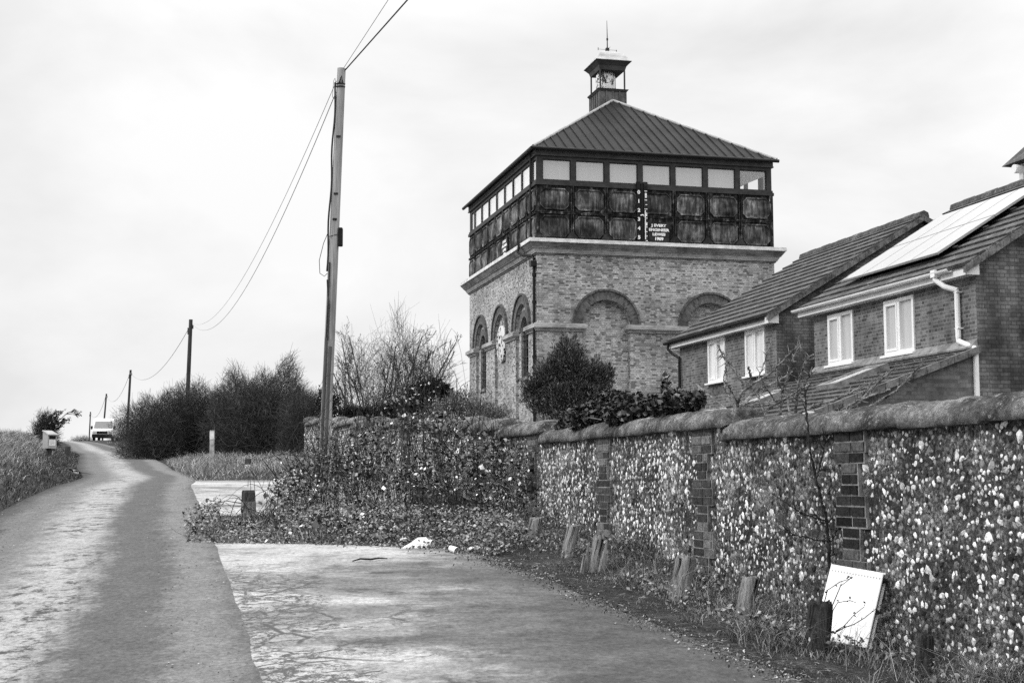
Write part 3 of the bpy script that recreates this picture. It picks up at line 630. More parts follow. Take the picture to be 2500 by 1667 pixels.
    for k in range(7):
        a_ = xs[k] + (0.2 if k == 0 else 0.085); b_ = xs[k + 1] - (0.18 if k == 6 else 0.085)
        f = MB(); f.box(a_, b_, 0.04, 0.08, 11.501, 11.53).box(a_, b_, 0.04, 0.08, 12.16, 12.189).box(a_, a_ + 0.03, 0.04, 0.08, 11.53, 12.16).box(b_ - 0.03, b_, 0.04, 0.08, 11.53, 12.16)
        fo = f.build('window', M['iron_frame'], t); MB().box(a_ + 0.03, b_ - 0.03, 0.055, 0.061, 11.53, 12.16).build('pane', M['clear_glass'] if k == 6 else M['tower_blind'], fo)  # all but the last pane coloured like the lit ceiling behind them
        if k == 6: MB().prism([(a_ + .03, 0.075, 11.62), (b_ - .09, 0.075, 11.99), (b_ - .09, .075, 11.53), (b_ - .03, .075, 11.53), (b_ - .03, .075, 12.16), (a_ + .03, .075, 12.16)], (0, .006, 0)).build('blind', M['tower_blind'], fo)  # added sheet standing in for the lit ceiling above the slanted edge
    edges = [0.13, 0.56, 0.68, 0.74] + [v for k in range(8) for v in (0.80 + 1.247 * k + 0.06, 0.80 + 1.247 * (k + 1) - 0.06)]
    for a_, b_ in [(0.13, 0.56), (0.68, 0.74)] + [(0.80 + 1.247 * k + 0.06, min(0.80 + 1.247 * (k + 1) - 0.06, y1 - 0.3)) for k in range(8)]:
        if b_ - a_ < 0.03: continue
        f = MB(); f.box(0.03, 0.07, a_, b_, 11.501, 11.525).box(0.03, 0.07, a_, b_, 12.165, 12.189).box(0.03, 0.07, a_, a_ + 0.02, 11.525, 12.165).box(0.03, 0.07, b_ - 0.02, b_, 11.525, 12.165)
        fo = f.build('window', M['iron_frame'], t)
        if b_ - a_ > 0.1: MB().box(0.045, 0.051, a_ + 0.02, b_ - 0.02, 11.525, 12.165).build('pane', M['white_blind'], fo)  # white base colour stands in for the sky showing in these windows
    # hipped ribbed metal roof
    E0, EW, ED, ze, zr = -0.16, W + 0.10, D + 0.10, 12.55, 15.62
    A, B, C_, D_ = (E0, E0, ze), (EW, E0, ze), (EW, ED, ze), (E0, ED, ze); r1, r2 = (4.17, 4.66, zr), (4.17, 5.78, zr)
    rb = MB().add([A, B, C_, D_, r1, r2], [(0, 1, 4), (1, 2, 5, 4), (2, 3, 5), (3, 0, 4, 5), (3, 2, 1, 0)])
    roof = rb.build('roof', M['roof_metal'], t)
    ribs = MB()
    def rib(p, q, nrm_, w=0.028, h=0.045):
        p, q, n_ = map(np.array, (p, q, nrm_)); s_ = np.cross(q - p, n_); s_ = s_ / (np.linalg.norm(s_) + 1e-9) * w; n_ = n_ / np.linalg.norm(n_) * h
        ribs.hexa([p - s_, p + s_, q + s_, q - s_], [p - s_ * .6 + n_, p + s_ * .6 + n_, q + s_ * .6 + n_, q - s_ * .6 + n_])
    nf = np.cross(np.subtract(B, A), np.subtract(r1, A)); nl = np.cross(np.subtract(A, D_), np.subtract(r2, D_))
    x = E0 + 0.17
    while x < EW - 0.1:
        s = (x - E0) / (r1[0] - E0) if x < r1[0] else (EW - x) / (EW - r1[0]); rib((x, E0 - 0.03, ze - 0.02), (x, E0 + (r1[1] - E0) * s, ze + (zr - ze) * s), nf); x += 0.333
    y = E0 + 0.17
    while y < ED - 0.1:
        s = min(1, (y - E0) / (r1[1] - E0), (ED - y) / (ED - r2[1])); rib((E0, y, ze), (E0 + (r1[0] - E0) * s, y, ze + (zr - ze) * s), nl); y += 0.333
    ribs.build('roof_rib', M['roof_metal'], roof)
    hip = MB()
    for p, q in ((A, r1), (B, r1), (C_, r2), (D_, r2), (r1, r2)):
        p, q = np.array(p), np.array(q); hip.tube([p + (0, 0, 0.02), q + (0, 0, 0.02)], 0.055, 8)
    hip.build('hip_capping', M['ridge_metal'], roof)
    gt = MB(); gt.tube([(E0 - 0.06, E0 - 0.06, ze - 0.05), (EW + 0.05, E0 - 0.06, ze - 0.05)], 0.06, 8).tube([(E0 - 0.06, E0 - 0.06, ze - 0.05), (E0 - 0.06, ED + 0.1, ze - 0.05)], 0.06, 8)
    gt.build('gutter', M['pipe_black'], t)
    # lantern
    lx0, lx1, ly0, ly1 = 3.66, 4.68, 4.64, 5.86
    L = MB(); L.box(lx0, lx1, ly0, ly1, 14.6, 15.98)
    for k in range(5):
        xx = lx0 + (lx1 - lx0) * k / 4; L.box(xx - 0.02, xx + 0.02, ly0 - 0.03, ly0, 15.2, 15.98)
    for k in range(6):
        yy = ly0 + (ly1 - ly0) * k / 5; L.box(lx0 - 0.03, lx0, yy - 0.02, yy + 0.02, 15.0, 15.98)
    ln = L.build('lantern', M['copper'], t)
    q = MB(); c = lambda o, z: [(lx0 - o, ly0 - o, z), (lx1 + o, ly0 - o, z), (lx1 + o, ly1 + o, z), (lx0 - o, ly1 + o, z)]
    q.hexa(c(0.03, 15.98), c(0.09, 16.06)).hexa(c(-0.02, 16.80), c(0.03, 16.96)).hexa(c(0.04, 16.961), c(0.16, 17.10)).hexa(c(0.18, 17.101), c(0.18, 17.13))
    q.build('lantern_cornice', M['fascia_grey'], ln)
    for xx, yy in ((lx0 + .02, ly0 + .02), (lx1 - .06, ly0 + .02), (lx0 + .02, ly1 - .06), (lx1 - .06, ly1 - .06)): MB().box(xx, xx + 0.05, yy, yy + 0.05, 16.06, 16.80).build('lantern_post', M['fascia_grey'], ln)
    dm = MB(); prof_ = [(0.17, 17.13), (0.12, 17.19), (0.06, 17.27), (0.01, 17.36), (-0.07, 17.46), (-0.22, 17.54), (-0.36, 17.60), (-0.44, 17.64)]
    for (o0, z0), (o1, z1) in zip(prof_[:-1], prof_[1:]): dm.hexa(c(o0, z0 + .0005), c(o1, z1))
    dm.build('lantern_roof', M['dome_lead'], ln)
    m, nt, b = material('peeling_paint'); P = node(nt, 'TexCoord').outputs['Object']
    setcol(nt, b, ramp(nt, noise(nt, mapping(nt, P, (1.6, 1.6, 1)), 2.6, 5, 0.7, 1.2), [(0.43, 0.02), (0.46, 0.8)], 'LINEAR'))
    MB().lathe([(0.30, 16.07), (0.36, 16.2), (0.37, 16.6), (0.34, 16.8)], ((lx0 + lx1) / 2 - 0.08, (ly0 + ly1) / 2, 0), 18).build('bell_drum', m, ln, smooth=True)
    q = MB(); cx, cy = (lx0 + lx1) / 2, (ly0 + ly1) / 2
    q.box(cx - 0.06, cx + 0.06, cy - 0.06, cy + 0.06, 17.62, 17.80).tube([(cx, cy, 17.7), (cx, cy, 18.3), (cx - 0.01, cy, 18.86)], [0.025, 0.016, 0.008], 6)
    q.tube([(cx - 0.36, cy, 17.74), (cx + 0.36, cy, 17.74)], 0.006, 5).tube([(cx, cy - 0.36, 17.74), (cx, cy + 0.36, 17.74)], 0.006, 5)
    q.box(cx - 0.37, cx - 0.35, cy - 0.01, cy + 0.01, 17.70, 17.80).box(cx + 0.35, cx + 0.37, cy - 0.01, cy + 0.01, 17.69, 17.76).box(cx - 0.03, cx + 0.03, cy - 0.02, cy + 0.02, 18.1, 18.18)
    q.build('weather_vane', M['iron_frame'], ln)
    # downpipe at the front corner of the left face
    q = MB(); q.tube([(-0.06, 0.55, 12.5), (-0.07, 0.55, 9.62)], 0.045, 8); q.tube([(-0.38, 0.9, 9.48), (-0.42, 0.9, 9.2), (-0.30, 0.7, 9.06), (-0.10, 0.22, 8.98), (-0.07, 0.12, 8.86)], 0.045, 8)
    q.box(-0.20, -0.01, 0.02, 0.28, 8.62, 8.80); q.tube([(-0.07, 0.14, 8.7), (-0.07, 0.14, 1.2)], 0.05, 8)
    for z in (8.3, 7.4, 5.6, 4.2): q.tube([(-0.07, 0.14, z), (-0.07, 0.14, z + 0.1)], 0.07, 8)
    q.build('downpipe', M['pipe_black'], t)
    # pierced stone disc in the middle bay
    cy_, cz_, r_ = 5.12, 6.55, 0.66
    m, nt, b = material('pierced_disc'); P = node(nt, 'TexCoord').outputs['Object']
    v = node(nt, 'TexVoronoi', {'Vector': P, 'Scale': 6.5, 'Randomness': 0.9}).outputs['Distance']
    setcol(nt, b, ramp(nt, v, [(0.36, 0.02), (0.42, 0.62), (1.0, 0.7)])); b.inputs['Roughness'].default_value = 0.8
    bump(nt, b, ramp(nt, v, [(0.34, 0.0), (0.44, 1.0)]), 1.0, 0.04)
    mat_ = np.array([[0, 0, 1.], [1, 0, 0], [0, 1, 0]])
    MB().lathe([(0.05, -0.06), (0.5, -0.04), (r_, 0.0), (r_, 0.22)], (0.0, cy_, cz_), 36, mat_).build('pierced_disc', m, t)
def thing_part(name, o, loc, rz):
    o.location = loc; o.rotation_euler = (0, 0, rz); return o
def lettering(s, size, loc, parent, sx=1.0, extrude=0.004):
    c = bpy.data.curves.new('lettering', 'FONT'); c.body = s; c.size = size; c.extrude = extrude; c.offset = size * 0.045; c.align_x = 'CENTER'; c.align_y = 'CENTER'
    f = bpy.data.objects.new('lettering_curve', c); col.objects.link(f); bpy.context.view_layer.update()
    me = bpy.data.meshes.new_from_object(f.evaluated_get(bpy.context.evaluated_depsgraph_get())); bpy.data.objects.remove(f); me.materials.clear(); me.materials.append(M['sign_white'])
    o = bpy.data.objects.new('lettering', me); col.objects.link(o); o.parent = parent; o.location = loc; o.rotation_euler = (math.pi / 2, 0, 0); o.scale = (sx, 1, 1)
    return o
water_tower()

# ================================================================== HOUSES
def tiled_slope(mb, p_eave0, p_eave1, up, n, nrm, thick=0.045, lift=0.03, side0=0.0, side1=0.0):
    """n overlapping courses from the eave line up the slope vector `up` (each course kicks up at its lower edge)"""
    a, b, up, nrm = map(lambda q: np.array(q, float), (p_eave0, p_eave1, up, nrm))
    for k in range(n):
        lo, hi = k / n, min((k + 1.12) / n, 1.0)
        p0, p1, q0, q1 = a + up * lo, b + up * lo, a + up * hi, b + up * hi
        mb.hexa([p0, p1, q1, q0], [p0 + nrm * (thick + lift), p1 + nrm * (thick + lift), q1 + nrm * thick * 0.7, q0 + nrm * thick * 0.7])
def casement(t, y0, y1, z0, z1, pane, left_open=False):
    """white framed two-light window in the x = 0 wall; y1 > y0"""
    f = MB(); e = -0.035; d = 0.07; ym = (y0 + y1) / 2
    f.box(e, 0.08, y0, y1, z0, z0 + d).box(e, 0.08, y0, y1, z1 - d, z1).box(e, 0.08, y0, y0 + d, z0 + d, z1 - d).box(e, 0.08, y1 - d, y1, z0 + d, z1 - d).box(e, 0.08, ym - 0.045, ym + 0.045, z0 + d, z1 - d)
    a, b = ym + 0.045, y1 - d
    for z_ in ((z0 + d, z0 + d + 0.05), (z1 - d - 0.05, z1 - d)): f.box(e - 0.012, 0.05, a, b, *z_)
    f.box(e - 0.012, 0.05, a, a + 0.045, z0 + d + .05, z1 - d - .05).box(e - 0.012, 0.05, b - 0.045, b, z0 + d + .05, z1 - d - .05)
    w = f.build('window', M['upvc'], t, bevel=0.006)
    MB().box(0.02, 0.03, y0 + d, ym - 0.045, z0 + d, z1 - d).build('pane', pane, w); MB().box(0.0, 0.01, a + 0.045, b - 0.045, z0 + d + .05, z1 - d - .05).build('pane', pane, w)
    MB().box(-0.11, 0.0, y0 - 0.06, y1 + 0.06, z0 - 0.05, z0 - 0.001).build('sill', M['upvc'], w, bevel=0.008)
    return w
def house(loc, length, half, ridge_z, eave_z, label, near):
    t = thing('brick_house', label, 'house', (loc[0], loc[1], 0), YAW, 'brick houses behind the flint wall')
    zb = 0.3; zf = eave_z - 0.33; sl = (ridge_z - eave_z) / half
    # front wall (x = 0) with window holes, gables, back wall
    wins = near['wins']; mb = MB(); ys = sorted({0.0, length, *[v for w in wins for v in w[:2]]}); wz0, wz1 = near['wz']
    q = lambda y0, y1, z0, z1: mb.add([(0, y0, z0), (0, y1, z0), (0, y1, z1), (0, y0, z1)], np.array([[3, 2, 1, 0]]))
    for a, b in zip(ys[:-1], ys[1:]):
        if any(abs(a - w[0]) < 1e-6 for w in wins): q(a, b, zb, wz0); q(a, b, wz1, zf + 0.3)
        else: q(a, b, zb, zf + 0.3)
    for w in wins:
        for y in w[:2]: mb.add([(0, y, wz0), (0.12, y, wz0), (0.12, y, wz1), (0, y, wz1)], np.array([[0, 1, 2, 3]]))
    mb.build('wall', M['house_brick'], t)
    gb = MB()
    for y, s in ((0.0, 1), (length, -1)):
        P = [(0.0, y, zb), (2 * half, y, zb), (2 * half, y, eave_z - 0.12), (half, y, ridge_z - 0.12), (0.0, y, eave_z - 0.12)]; gb.add(P, [tuple(range(5))[::s]])
    gb.add([(2 * half, 0, zb), (2 * half, length, zb), (2 * half, length, eave_z), (2 * half, 0, eave_z)], np.array([[0, 1, 2, 3]]))
    gb.build('gable_wall', M['gable_brick'], t)
    for y0, y1 in wins: casement(t, y0, y1, wz0, wz1, near['pane'])
    if near.get('apron'):
        for y0, y1 in wins: MB().box(-0.006, 0.0, y0 + 0.02, y1 - 0.02, wz0 - 0.32, wz0 - 0.06).build('soldier_course', M['arch_brick'], t)
    # roof
    ov = 0.26; up = np.array([half + ov, 0, (half + ov) * sl]); n_ = np.array([-sl, 0, 1]) / math.hypot(1, sl)
    r = MB(); tiled_slope(r, (-ov, -0.12, eave_z - ov * sl), (-ov, length + 0.14, eave_z - ov * sl), up, 13, n_)
    n2 = np.array([sl, 0, 1]) / math.hypot(1, sl); up2 = np.array([-(half + ov), 0, (half + ov) * sl])
    tiled_slope(r, (2 * half + ov, -0.12, eave_z - ov * sl), (2 * half + ov, length + 0.14, eave_z - ov * sl), up2, 13, n2)
    roof = r.build('roof', M['roof_tile'], t)
    rd = MB(); k = 0; y = -0.14
    while y < length + 0.1:
        y1 = min(y + 0.45, length + 0.16); rd.prism([(half - 0.14, y, ridge_z - 0.02), (half - 0.11, y, ridge_z + 0.09), (half, y, ridge_z + 0.14 + 0.01 * (k % 2)), (half + 0.11, y, ridge_z + 0.09), (half + 0.14, y, ridge_z - 0.02)], (0, y1 - y - 0.01, 0)); y = y1; k += 1
    rd.build('ridge_tile', M['roof_tile'], roof)
    vg = MB()
    for s in (1, -1):
        for i in range(26):
            a = i / 26; b = (i + 0.96) / 26; f = lambda u: (half - s * (half + ov) * (1 - u), ridge_z - 0.01 - (half + ov) * (1 - u) * sl)
            (xa, za), (xb, zb_) = f(a), f(b); vg.hexa([(xa, -0.145, za - 0.10), (xb, -0.145, zb_ - 0.10), (xb, -0.04, zb_ - 0.10), (xa, -0.04, za - 0.10)], [(xa, -0.145, za + 0.03), (xb, -0.145, zb_ + 0.03), (xb, -0.04, zb_ + 0.03), (xa, -0.04, za + 0.03)])
    vg.build('verge', M['verge_mortar'], roof)
    # fascia, soffit box and gutter along the eave
    fz0, fz1 = near['fz']
    f = MB(); f.box(-0.22, -0.20, -0.06, length + 0.34, fz0, fz1).box(-0.20, 0.0, -0.06, length + 0.34, fz0, fz0 + 0.02)
    f.prism([(-0.22, -0.075, fz0), (0.035, -0.075, fz0), (0.035, -0.075, fz1 + 0.14), (-0.22, -0.075, fz1 - 0.01)], (0, 0.02, 0))
    f.build('fascia', M['board_white'], t)
    gm = M['board_white'] if near['gutter'] == 'white' else M['pipe_black']; gx, gzz = -0.285, fz1 + near.get('gl', -0.02); g0 = near.get('g0', 0.36)
    g = MB(); a = np.linspace(math.pi, 2 * math.pi, 9); o_ = [(gx + 0.065 * math.cos(v), gzz + 0.065 * math.sin(v)) for v in a]; i_ = [(gx + 0.055 * math.cos(v), gzz + 0.055 * math.sin(v)) for v in a[::-1]]
    g.prism([(x, g0, z) for x, z in o_ + i_], (0, length + 0.42 - g0, 0))
    for k in range(8): y = g0 + 0.2 + k * (length - g0) / 7.5; g.prism([(x * 1.0, y, z - 0.008) for x, z in o_ + i_], (0, 0.06, 0)) if near['gutter'] != 'white' or k % 2 else None
    g.build('gutter', gm, t)
    return t, sl, n_
M['verge_mortar'] = plain('verge_mortar', 0.13, 0.95, 0.6, 5.0, (1, 1, 1), 0.3)
C1 = (8.1596, 24.8); C2 = (6.1659, 33.0)
def house_near():
    t, sl, n_ = house(C1, 6.38, 3.64, 7.77, 5.50, 'brick house with pale solar panels, white gutter and tiled lean-to', dict(wins=[(2.10, 3.24), (4.55, 5.68)], wz=(4.05, 5.13), pane=M['blind_pane'], fz=(5.20, 5.36), gutter='white', gl=0.0))
    # solar array: four by two panels standing off the tiles
    N = np.array(n_); ux = np.array([1, 0, sl]) / math.hypot(1, sl); off = 0.16
    base = np.array([0, 0, 5.50]); P = lambda m, y, h: base + np.array([m, y, m * sl]) + N * h
    for r_ in range(2):
        for k in range(4):
            m0, m1 = (0.30, 1.52) if r_ == 0 else (1.54, 2.74); y0 = 1.56 + k * 0.985; y1 = y0 + 0.965
            f = MB().hexa([P(m0, y0, off), P(m0, y1, off), P(m1, y1, off), P(m1, y0, off)], [P(m0, y0, off + 0.04), P(m0, y1, off + 0.04), P(m1, y1, off + 0.04), P(m1, y0, off + 0.04)]).build('solar_panel', M['grey_box'], t)
            e = 0.012; MB().add([P(m0 + e, y0 + e, off + 0.043), P(m0 + e, y1 - e, off + 0.043), P(m1 - e, y1 - e, off + 0.043), P(m1 - e, y0 + e, off + 0.043)], np.array([[3, 2, 1, 0]])).build('cell_glass', M['solar_glass'], f)
    rl = MB()
    for m in (0.6, 1.25, 1.85, 2.45): p, q = P(m, 1.40, 0.11), P(m, 5.6, 0.11); rl.tube([p, q], 0.022, 6)
    rl.build('mounting_rail', M['iron_frame'], t)
    dk = MB(); dk.add([P(0.3, 1.56, 0.155), P(0.3, 5.48, 0.155), P(2.74, 5.48, 0.155), P(2.74, 1.56, 0.155)], np.array([[0, 1, 2, 3]])).build('panel_backing', M['coal'], t)
    # white downpipe with swan necks
    d = MB(); d.tube([(-0.285, 0.85, 5.32), (-0.285, 0.85, 5.22), (-0.20, 0.68, 5.08), (-0.07, 0.50, 5.0), (-0.07, 0.50, 4.92), (-0.07, 0.50, 4.16), (-0.07, 0.49, 4.08), (-0.075, 0.10, 3.95), (-0.075, -0.035, 3.90), (-0.075, -0.04, 3.82), (-0.075, -0.04, 1.5)], 0.05, 10)
    d.box(-0.345, -0.22, 0.78, 0.92, 5.27, 5.40)
    for y, z in ((0.50, 4.95), (0.50, 4.3)): d.box(-0.11, 0.0, y - 0.06, y + 0.045, z, z + 0.025)
    d.build('downpipe', M['upvc'], t)
    # lean-to with its own brick cheek, tiled roof, two roof windows and white gutter
    ls = 0.365; m0 = -3.2; zt = 3.88
    lw = MB().add([(0.0, 0.002, 0.3), (0.0, 0.002, zt - 0.03), (m0 + 0.2, 0.002, zt - 0.03 + (m0 + 0.2) * ls), (m0 + 0.2, 0.002, 0.3)], np.array([[3, 2, 1, 0]]))
    lw.add([(m0 + 0.2, 0, 0.3), (m0 + 0.2, 6.38, 0.3), (m0 + 0.2, 6.38, zt + (m0 + .2) * ls - .05), (m0 + 0.2, 0, zt + (m0 + .2) * ls - .05)], np.array([[3, 2, 1, 0]]))
    lw.add([(0.0, 6.378, 0.3), (0.0, 6.378, zt - 0.03), (m0 + 0.2, 6.378, zt - 0.03 + (m0 + 0.2) * ls), (m0 + 0.2, 6.378, 0.3)], np.array([[0, 1, 2, 3]]))
    lean = lw.build('lean_to', M['lean_brick'], t)
    r = MB(); n3 = np.array([-ls, 0, 1]) / math.hypot(1, ls); tiled_slope(r, (m0, -0.10, zt + m0 * ls), (m0, 6.48, zt + m0 * ls), (-m0, 0, -m0 * ls), 11, n3, 0.04, 0.035)
    r.build('lean_to_roof', M['roof_tile'], lean)
    v = MB()
    for i in range(12):
        a, b = m0 * (1 - i / 12), m0 * (1 - (i + .96) / 12); v.hexa([(a, -0.12, zt + a * ls - 0.05), (b, -0.12, zt + b * ls - 0.05), (b, -0.02, zt + b * ls - 0.05), (a, -0.02, zt + a * ls - 0.05)], [(a, -0.12, zt + a * ls + 0.075), (b, -0.12, zt + b * ls + 0.075), (b, -0.02, zt + b * ls + 0.075), (a, -0.02, zt + a * ls + 0.075)])
    v.build('lean_to_verge', M['verge_mortar'], lean)
    fl = MB(); fl.hexa([(-0.14, 0, zt + .02), (0, 0, zt + .06), (0, 6.38, zt + .06), (-0.14, 6.38, zt + .02)], [(-0.15, 0, zt + .05), (-0.012, 0, zt + 0.20), (-0.012, 6.38, zt + 0.20), (-0.15, 6.38, zt + .05)])
    fl.build('flashing', M['lead'], lean)
    for (ma, mb_, ya, yb) in ((-1.70, -0.62, 1.95, 2.80), (-2.35, -1.5, 4.35, 5.3)):
        Q = lambda m, y, h: np.array([m, y, zt + m * ls]) + n3 * h
        f = MB()
        for a0, a1, b0, b1 in ((ma, ma + .09, ya, yb), (mb_ - .09, mb_, ya, yb), (ma + .09, mb_ - .09, ya, ya + .09), (ma + .09, mb_ - .09, yb - .09, yb)):
            f.hexa([Q(a0, b0, .02), Q(a0, b1, .02), Q(a1, b1, .02), Q(a1, b0, .02)], [Q(a0, b0, .16), Q(a0, b1, .16), Q(a1, b1, .16), Q(a1, b0, .16)])
        w = f.build('roof_window', M['lead'], lean); MB().add([Q(ma + .09, ya + .09, .13), Q(ma + .09, yb - .09, .13), Q(mb_ - .09, yb - .09, .13), Q(mb_ - .09, ya + .09, .13)], np.array([[3, 2, 1, 0]])).build('pane', M['blind_pane_pale'], w)
    g = MB(); gx, gz_ = m0 - 0.06, zt + m0 * ls - 0.0; g.box(gx - 0.06, gx + 0.06, -0.08, 6.5, gz_ - 0.10, gz_ + 0.0).box(gx + 0.061, gx + 0.08, -0.06, 6.45, gz_ - 0.26, gz_); g.box(gx - 0.08, gx + 0.2, -0.11, 0.05, gz_ - 0.28, gz_ + 0.06)
    g.build('lean_to_gutter', M['board_white'], lean, bevel=0.015)
M['lean_brick'] = brick('lean_brick', 0.12, 0.20, 0.14, 0.21, 0.07, 0.006, dark=0.1, stain=0.3)
M['lead'] = plain('lead', 0.20, 0.7, 0.4, 4.0)
house_near()
def house_far():
    t, sl, n_ = house(C2, 6.35, 3.85, 7.95, 5.60, 'brick house with bare tiled roof and black gutter, between tower and solar panels', dict(wins=[(0.62, 1.78), (3.06, 4.22)], wz=(4.15, 5.27), pane=M['blind_pane_pale'], fz=(5.27, 5.44), gutter='black', gl=0.0, g0=0.14, apron=True))
    d = MB(); d.tube([(-0.285, 6.5, 5.38), (-0.285, 6.5, 5.25), (-0.2, 6.4, 5.12), (-0.07, 6.22, 5.0), (-0.07, 6.2, 4.9), (-0.07, 6.2, 1.5)], 0.04, 8).build('downpipe', M['pipe_black'], t)
    MB().box(-0.03, 0.02, 0.5, 4.6, 3.28, 3.46).build('plinth', M['render_white'], t)
house_far()
def white_house():
    p = at_depth(2488, 425, 38.0) + np.array([math.sin(YAW) * 1.5, -math.cos(YAW) * 1.5, 0]); X, Y = p[0], p[1]; ez = at_depth(2470, 399, 38)[2]
    t = thing('white_house', 'white rendered upper storey with dark tiled roof and a stubby white flue pipe', 'house', (X, Y, 0), YAW)
    W, D = 3.4, 1.5
    MB().box(0, W, 0, D, 0.3, ez + 0.05).build('wall', M['render_white'], t)
    s = 0.95; o = 0.32
    r = MB(); c = [(-o, -o, ez - o * 0.15), (W + o, -o, ez - o * .15), (W + o, D + o, ez - o * .15), (-o, D + o, ez - o * .15)]
    r.add(c + [(W / 2, D * .45, ez + (W / 2 + o) * s), (W / 2, D * .55, ez + (W / 2 + o) * s)], [(0, 1, 4), (1, 2, 5, 4), (2, 3, 5), (3, 0, 4, 5), (3, 2, 1, 0)])
    r.build('roof', M['roof_tile'], t)
    q = MB(); z = at_depth(2470, 420, 38)[2]; q.tube([(0.05, 1.2, z), (-0.12, 1.2, z), (-0.25, 1.2, z + 0.0), (-0.36, 1.2, z)], [0.11, 0.11, 0.12, 0.12], 14); q.build('flue_pipe', M['upvc'], t)
white_house()

# ================================================================== FLINT WALL
def flint_wall():
    A = np.array([wall_x(5.0), 5.0]); ang = math.atan2(1.0, -0.275)      # direction of the wall on plan
    dirv_ = np.array([math.cos(ang), math.sin(ang)]); Ltot = (40.8 - 5.0) / dirv_[1]
    t = thing('flint_wall', 'long flint rubble wall with brick piers and stepped half-round coping', 'wall', (A[0], A[1], 0), ang)
    # local frame: x along the wall (away), y to the left (road side is +y), z up
    Sx = lambda Y: (Y - 5.0) / dirv_[1]; Yx = lambda x: 5.0 + x * dirv_[1]
    steps = [5.0, 12.5, 17.9, 20.0, 21.6]; tops = [2.13, 2.25, 2.38, 2.50, 2.60]
    while steps[-1] < 39.5: steps.append(steps[-1] + 2.7); tops.append(2.60 + (steps[-1] - 21.6) * 0.046)
    steps.append(40.8)
    gl = lambda x: float(gz(Yx(x))) - 0.5
    TH = 0.17
    w = MB()
    for a, b, z in zip(steps[:-1], steps[1:], tops):
        xa, xb = Sx(a), Sx(b); w.hexa([(xa, -TH, gl(xa)), (xb, -TH, gl(xb)), (xb, TH, gl(xb)), (xa, TH, gl(xa))], [(xa, -TH, z - 0.17), (xb, -TH, z - 0.17), (xb, TH, z - 0.17), (xa, TH, z - 0.17)])
    w.build('rubble', M['mortar'], t)
    # half round coping, one length per step, ends rounded and overlapping
    for k, (a, b, z) in enumerate(zip(steps[:-1], steps[1:], tops)):
        xa, xb = Sx(a) - (0.12 if k else 0), Sx(b) - 0.05; n = max(6, int((xb - xa) / 0.05)); a_ = np.linspace(0, math.pi, 13); V = []
        xs = np.concatenate([[xa, xa + .01, xa + .03, xa + .07], np.linspace(xa + .2, xb - .22, n), [xb - .17, xb - .13, xb - .06, xb - .02, xb]])
        for i, x in enumerate(xs):
            e = min(x - xa, 0.07) / 0.07; e2 = min(xb - x, 0.13) / 0.13; s = math.sqrt(max(0.03, 1 - (1 - e) ** 2)) * (0.35 + 0.65 * math.sqrt(max(0.0, 1 - (1 - e2) ** 2)))
            jog = (0.008 if int(x / 0.95) % 2 else 0) + rng.normal() * .003
            gr = .90 if (x % .95) < .05 else 1.0
            for v in a_: q_ = 1 + rng.normal() * .022; V.append((x + rng.normal() * .004, 0.245 * math.cos(v) * (0.9 + 0.1 * s) * q_ * (.5 + .5 * gr), z - 0.18 + (0.18 * math.sin(v) ** 0.75 if v not in (0, math.pi) else 0) * s * q_ * gr + jog))
        m = len(a_); F = [(i * m + j, i * m + j + 1, (i + 1) * m + j + 1, (i + 1) * m + j) for i in range(len(xs) - 1) for j in range(m - 1)] + [(i * m, (i + 1) * m, (i + 1) * m + m - 1, i * m + m - 1) for i in range(len(xs) - 1)]
        F += [tuple(range(m)), tuple(range((len(xs) - 1) * m, len(xs) * m))[::-1]]
        MB().add(V, F).build('coping', M['coping'], t, smooth=True)
    # brick piers flush with the flint face
    piers = [10.3]
    u = lambda k: (0.2535 - 0.0704 * k) / (1 + 0.2465 * k)
    for k in range(1, 11): uu = u(k); piers.append((2.61 + 2.8325) / (uu + 0.275))
    piers = [7.7] + piers; top_at = lambda Y: tops[max(i for i, s in enumerate(steps[:-1]) if Y >= s - 1e-6)]
    pr = []
    for Yp in piers:
        x = Sx(Yp); z1 = top_at(Yp) - 0.175; z = gl(x); m = MB(); k = 0; zz = z1
        while zz > z:
            wide = (k // 3) % 2 == 0; hw = (0.215 if wide else 0.115) + rng.uniform(-.012, .012); y = TH + 0.028 + rng.uniform(0, .012)
            seg = [-hw, -hw + (0.2 if wide else 0.25) * rng.uniform(.9, 1.0), hw] if wide else ([-hw, hw] if rng.random() < .6 else [-hw, -hw + .1, hw])
            for s0, s1 in zip(seg[:-1], seg[1:]): m.hexa([(x + s0 + .007, TH - .1, zz - .064), (x + s1 - .007, TH - .1, zz - .064), (x + s1 - .007, y, zz - .064), (x + s0 + .007, y, zz - .064)], [(x + s0 + .007, TH - .1, zz - .002), (x + s1 - .007, TH - .1, zz - .002), (x + s1 - .007, y, zz - .002), (x + s0 + .007, y, zz - .002)])
            pr.append((x, zz - 0.0765, zz, hw)); zz -= 0.0765; k += 1
        m.build('brick_pier', M['pier_single'] if abs(Yp - 10.3) < .1 else M['pier_weathered'], t)
        mm = MB()
        for x_, a, b, hw in pr[-k:]: mm.box(x_ - hw - .008, x_ + hw + .008, TH - .05, TH + .026, a, b)
        mm.build('pier_mortar', M['pier_mortar'], t)
    # the flints: several thousand knapped and whole stones bedded in rows
    pr = np.array(pr); C = []; S = []
    x = Sx(6.2)
    xs = []; 
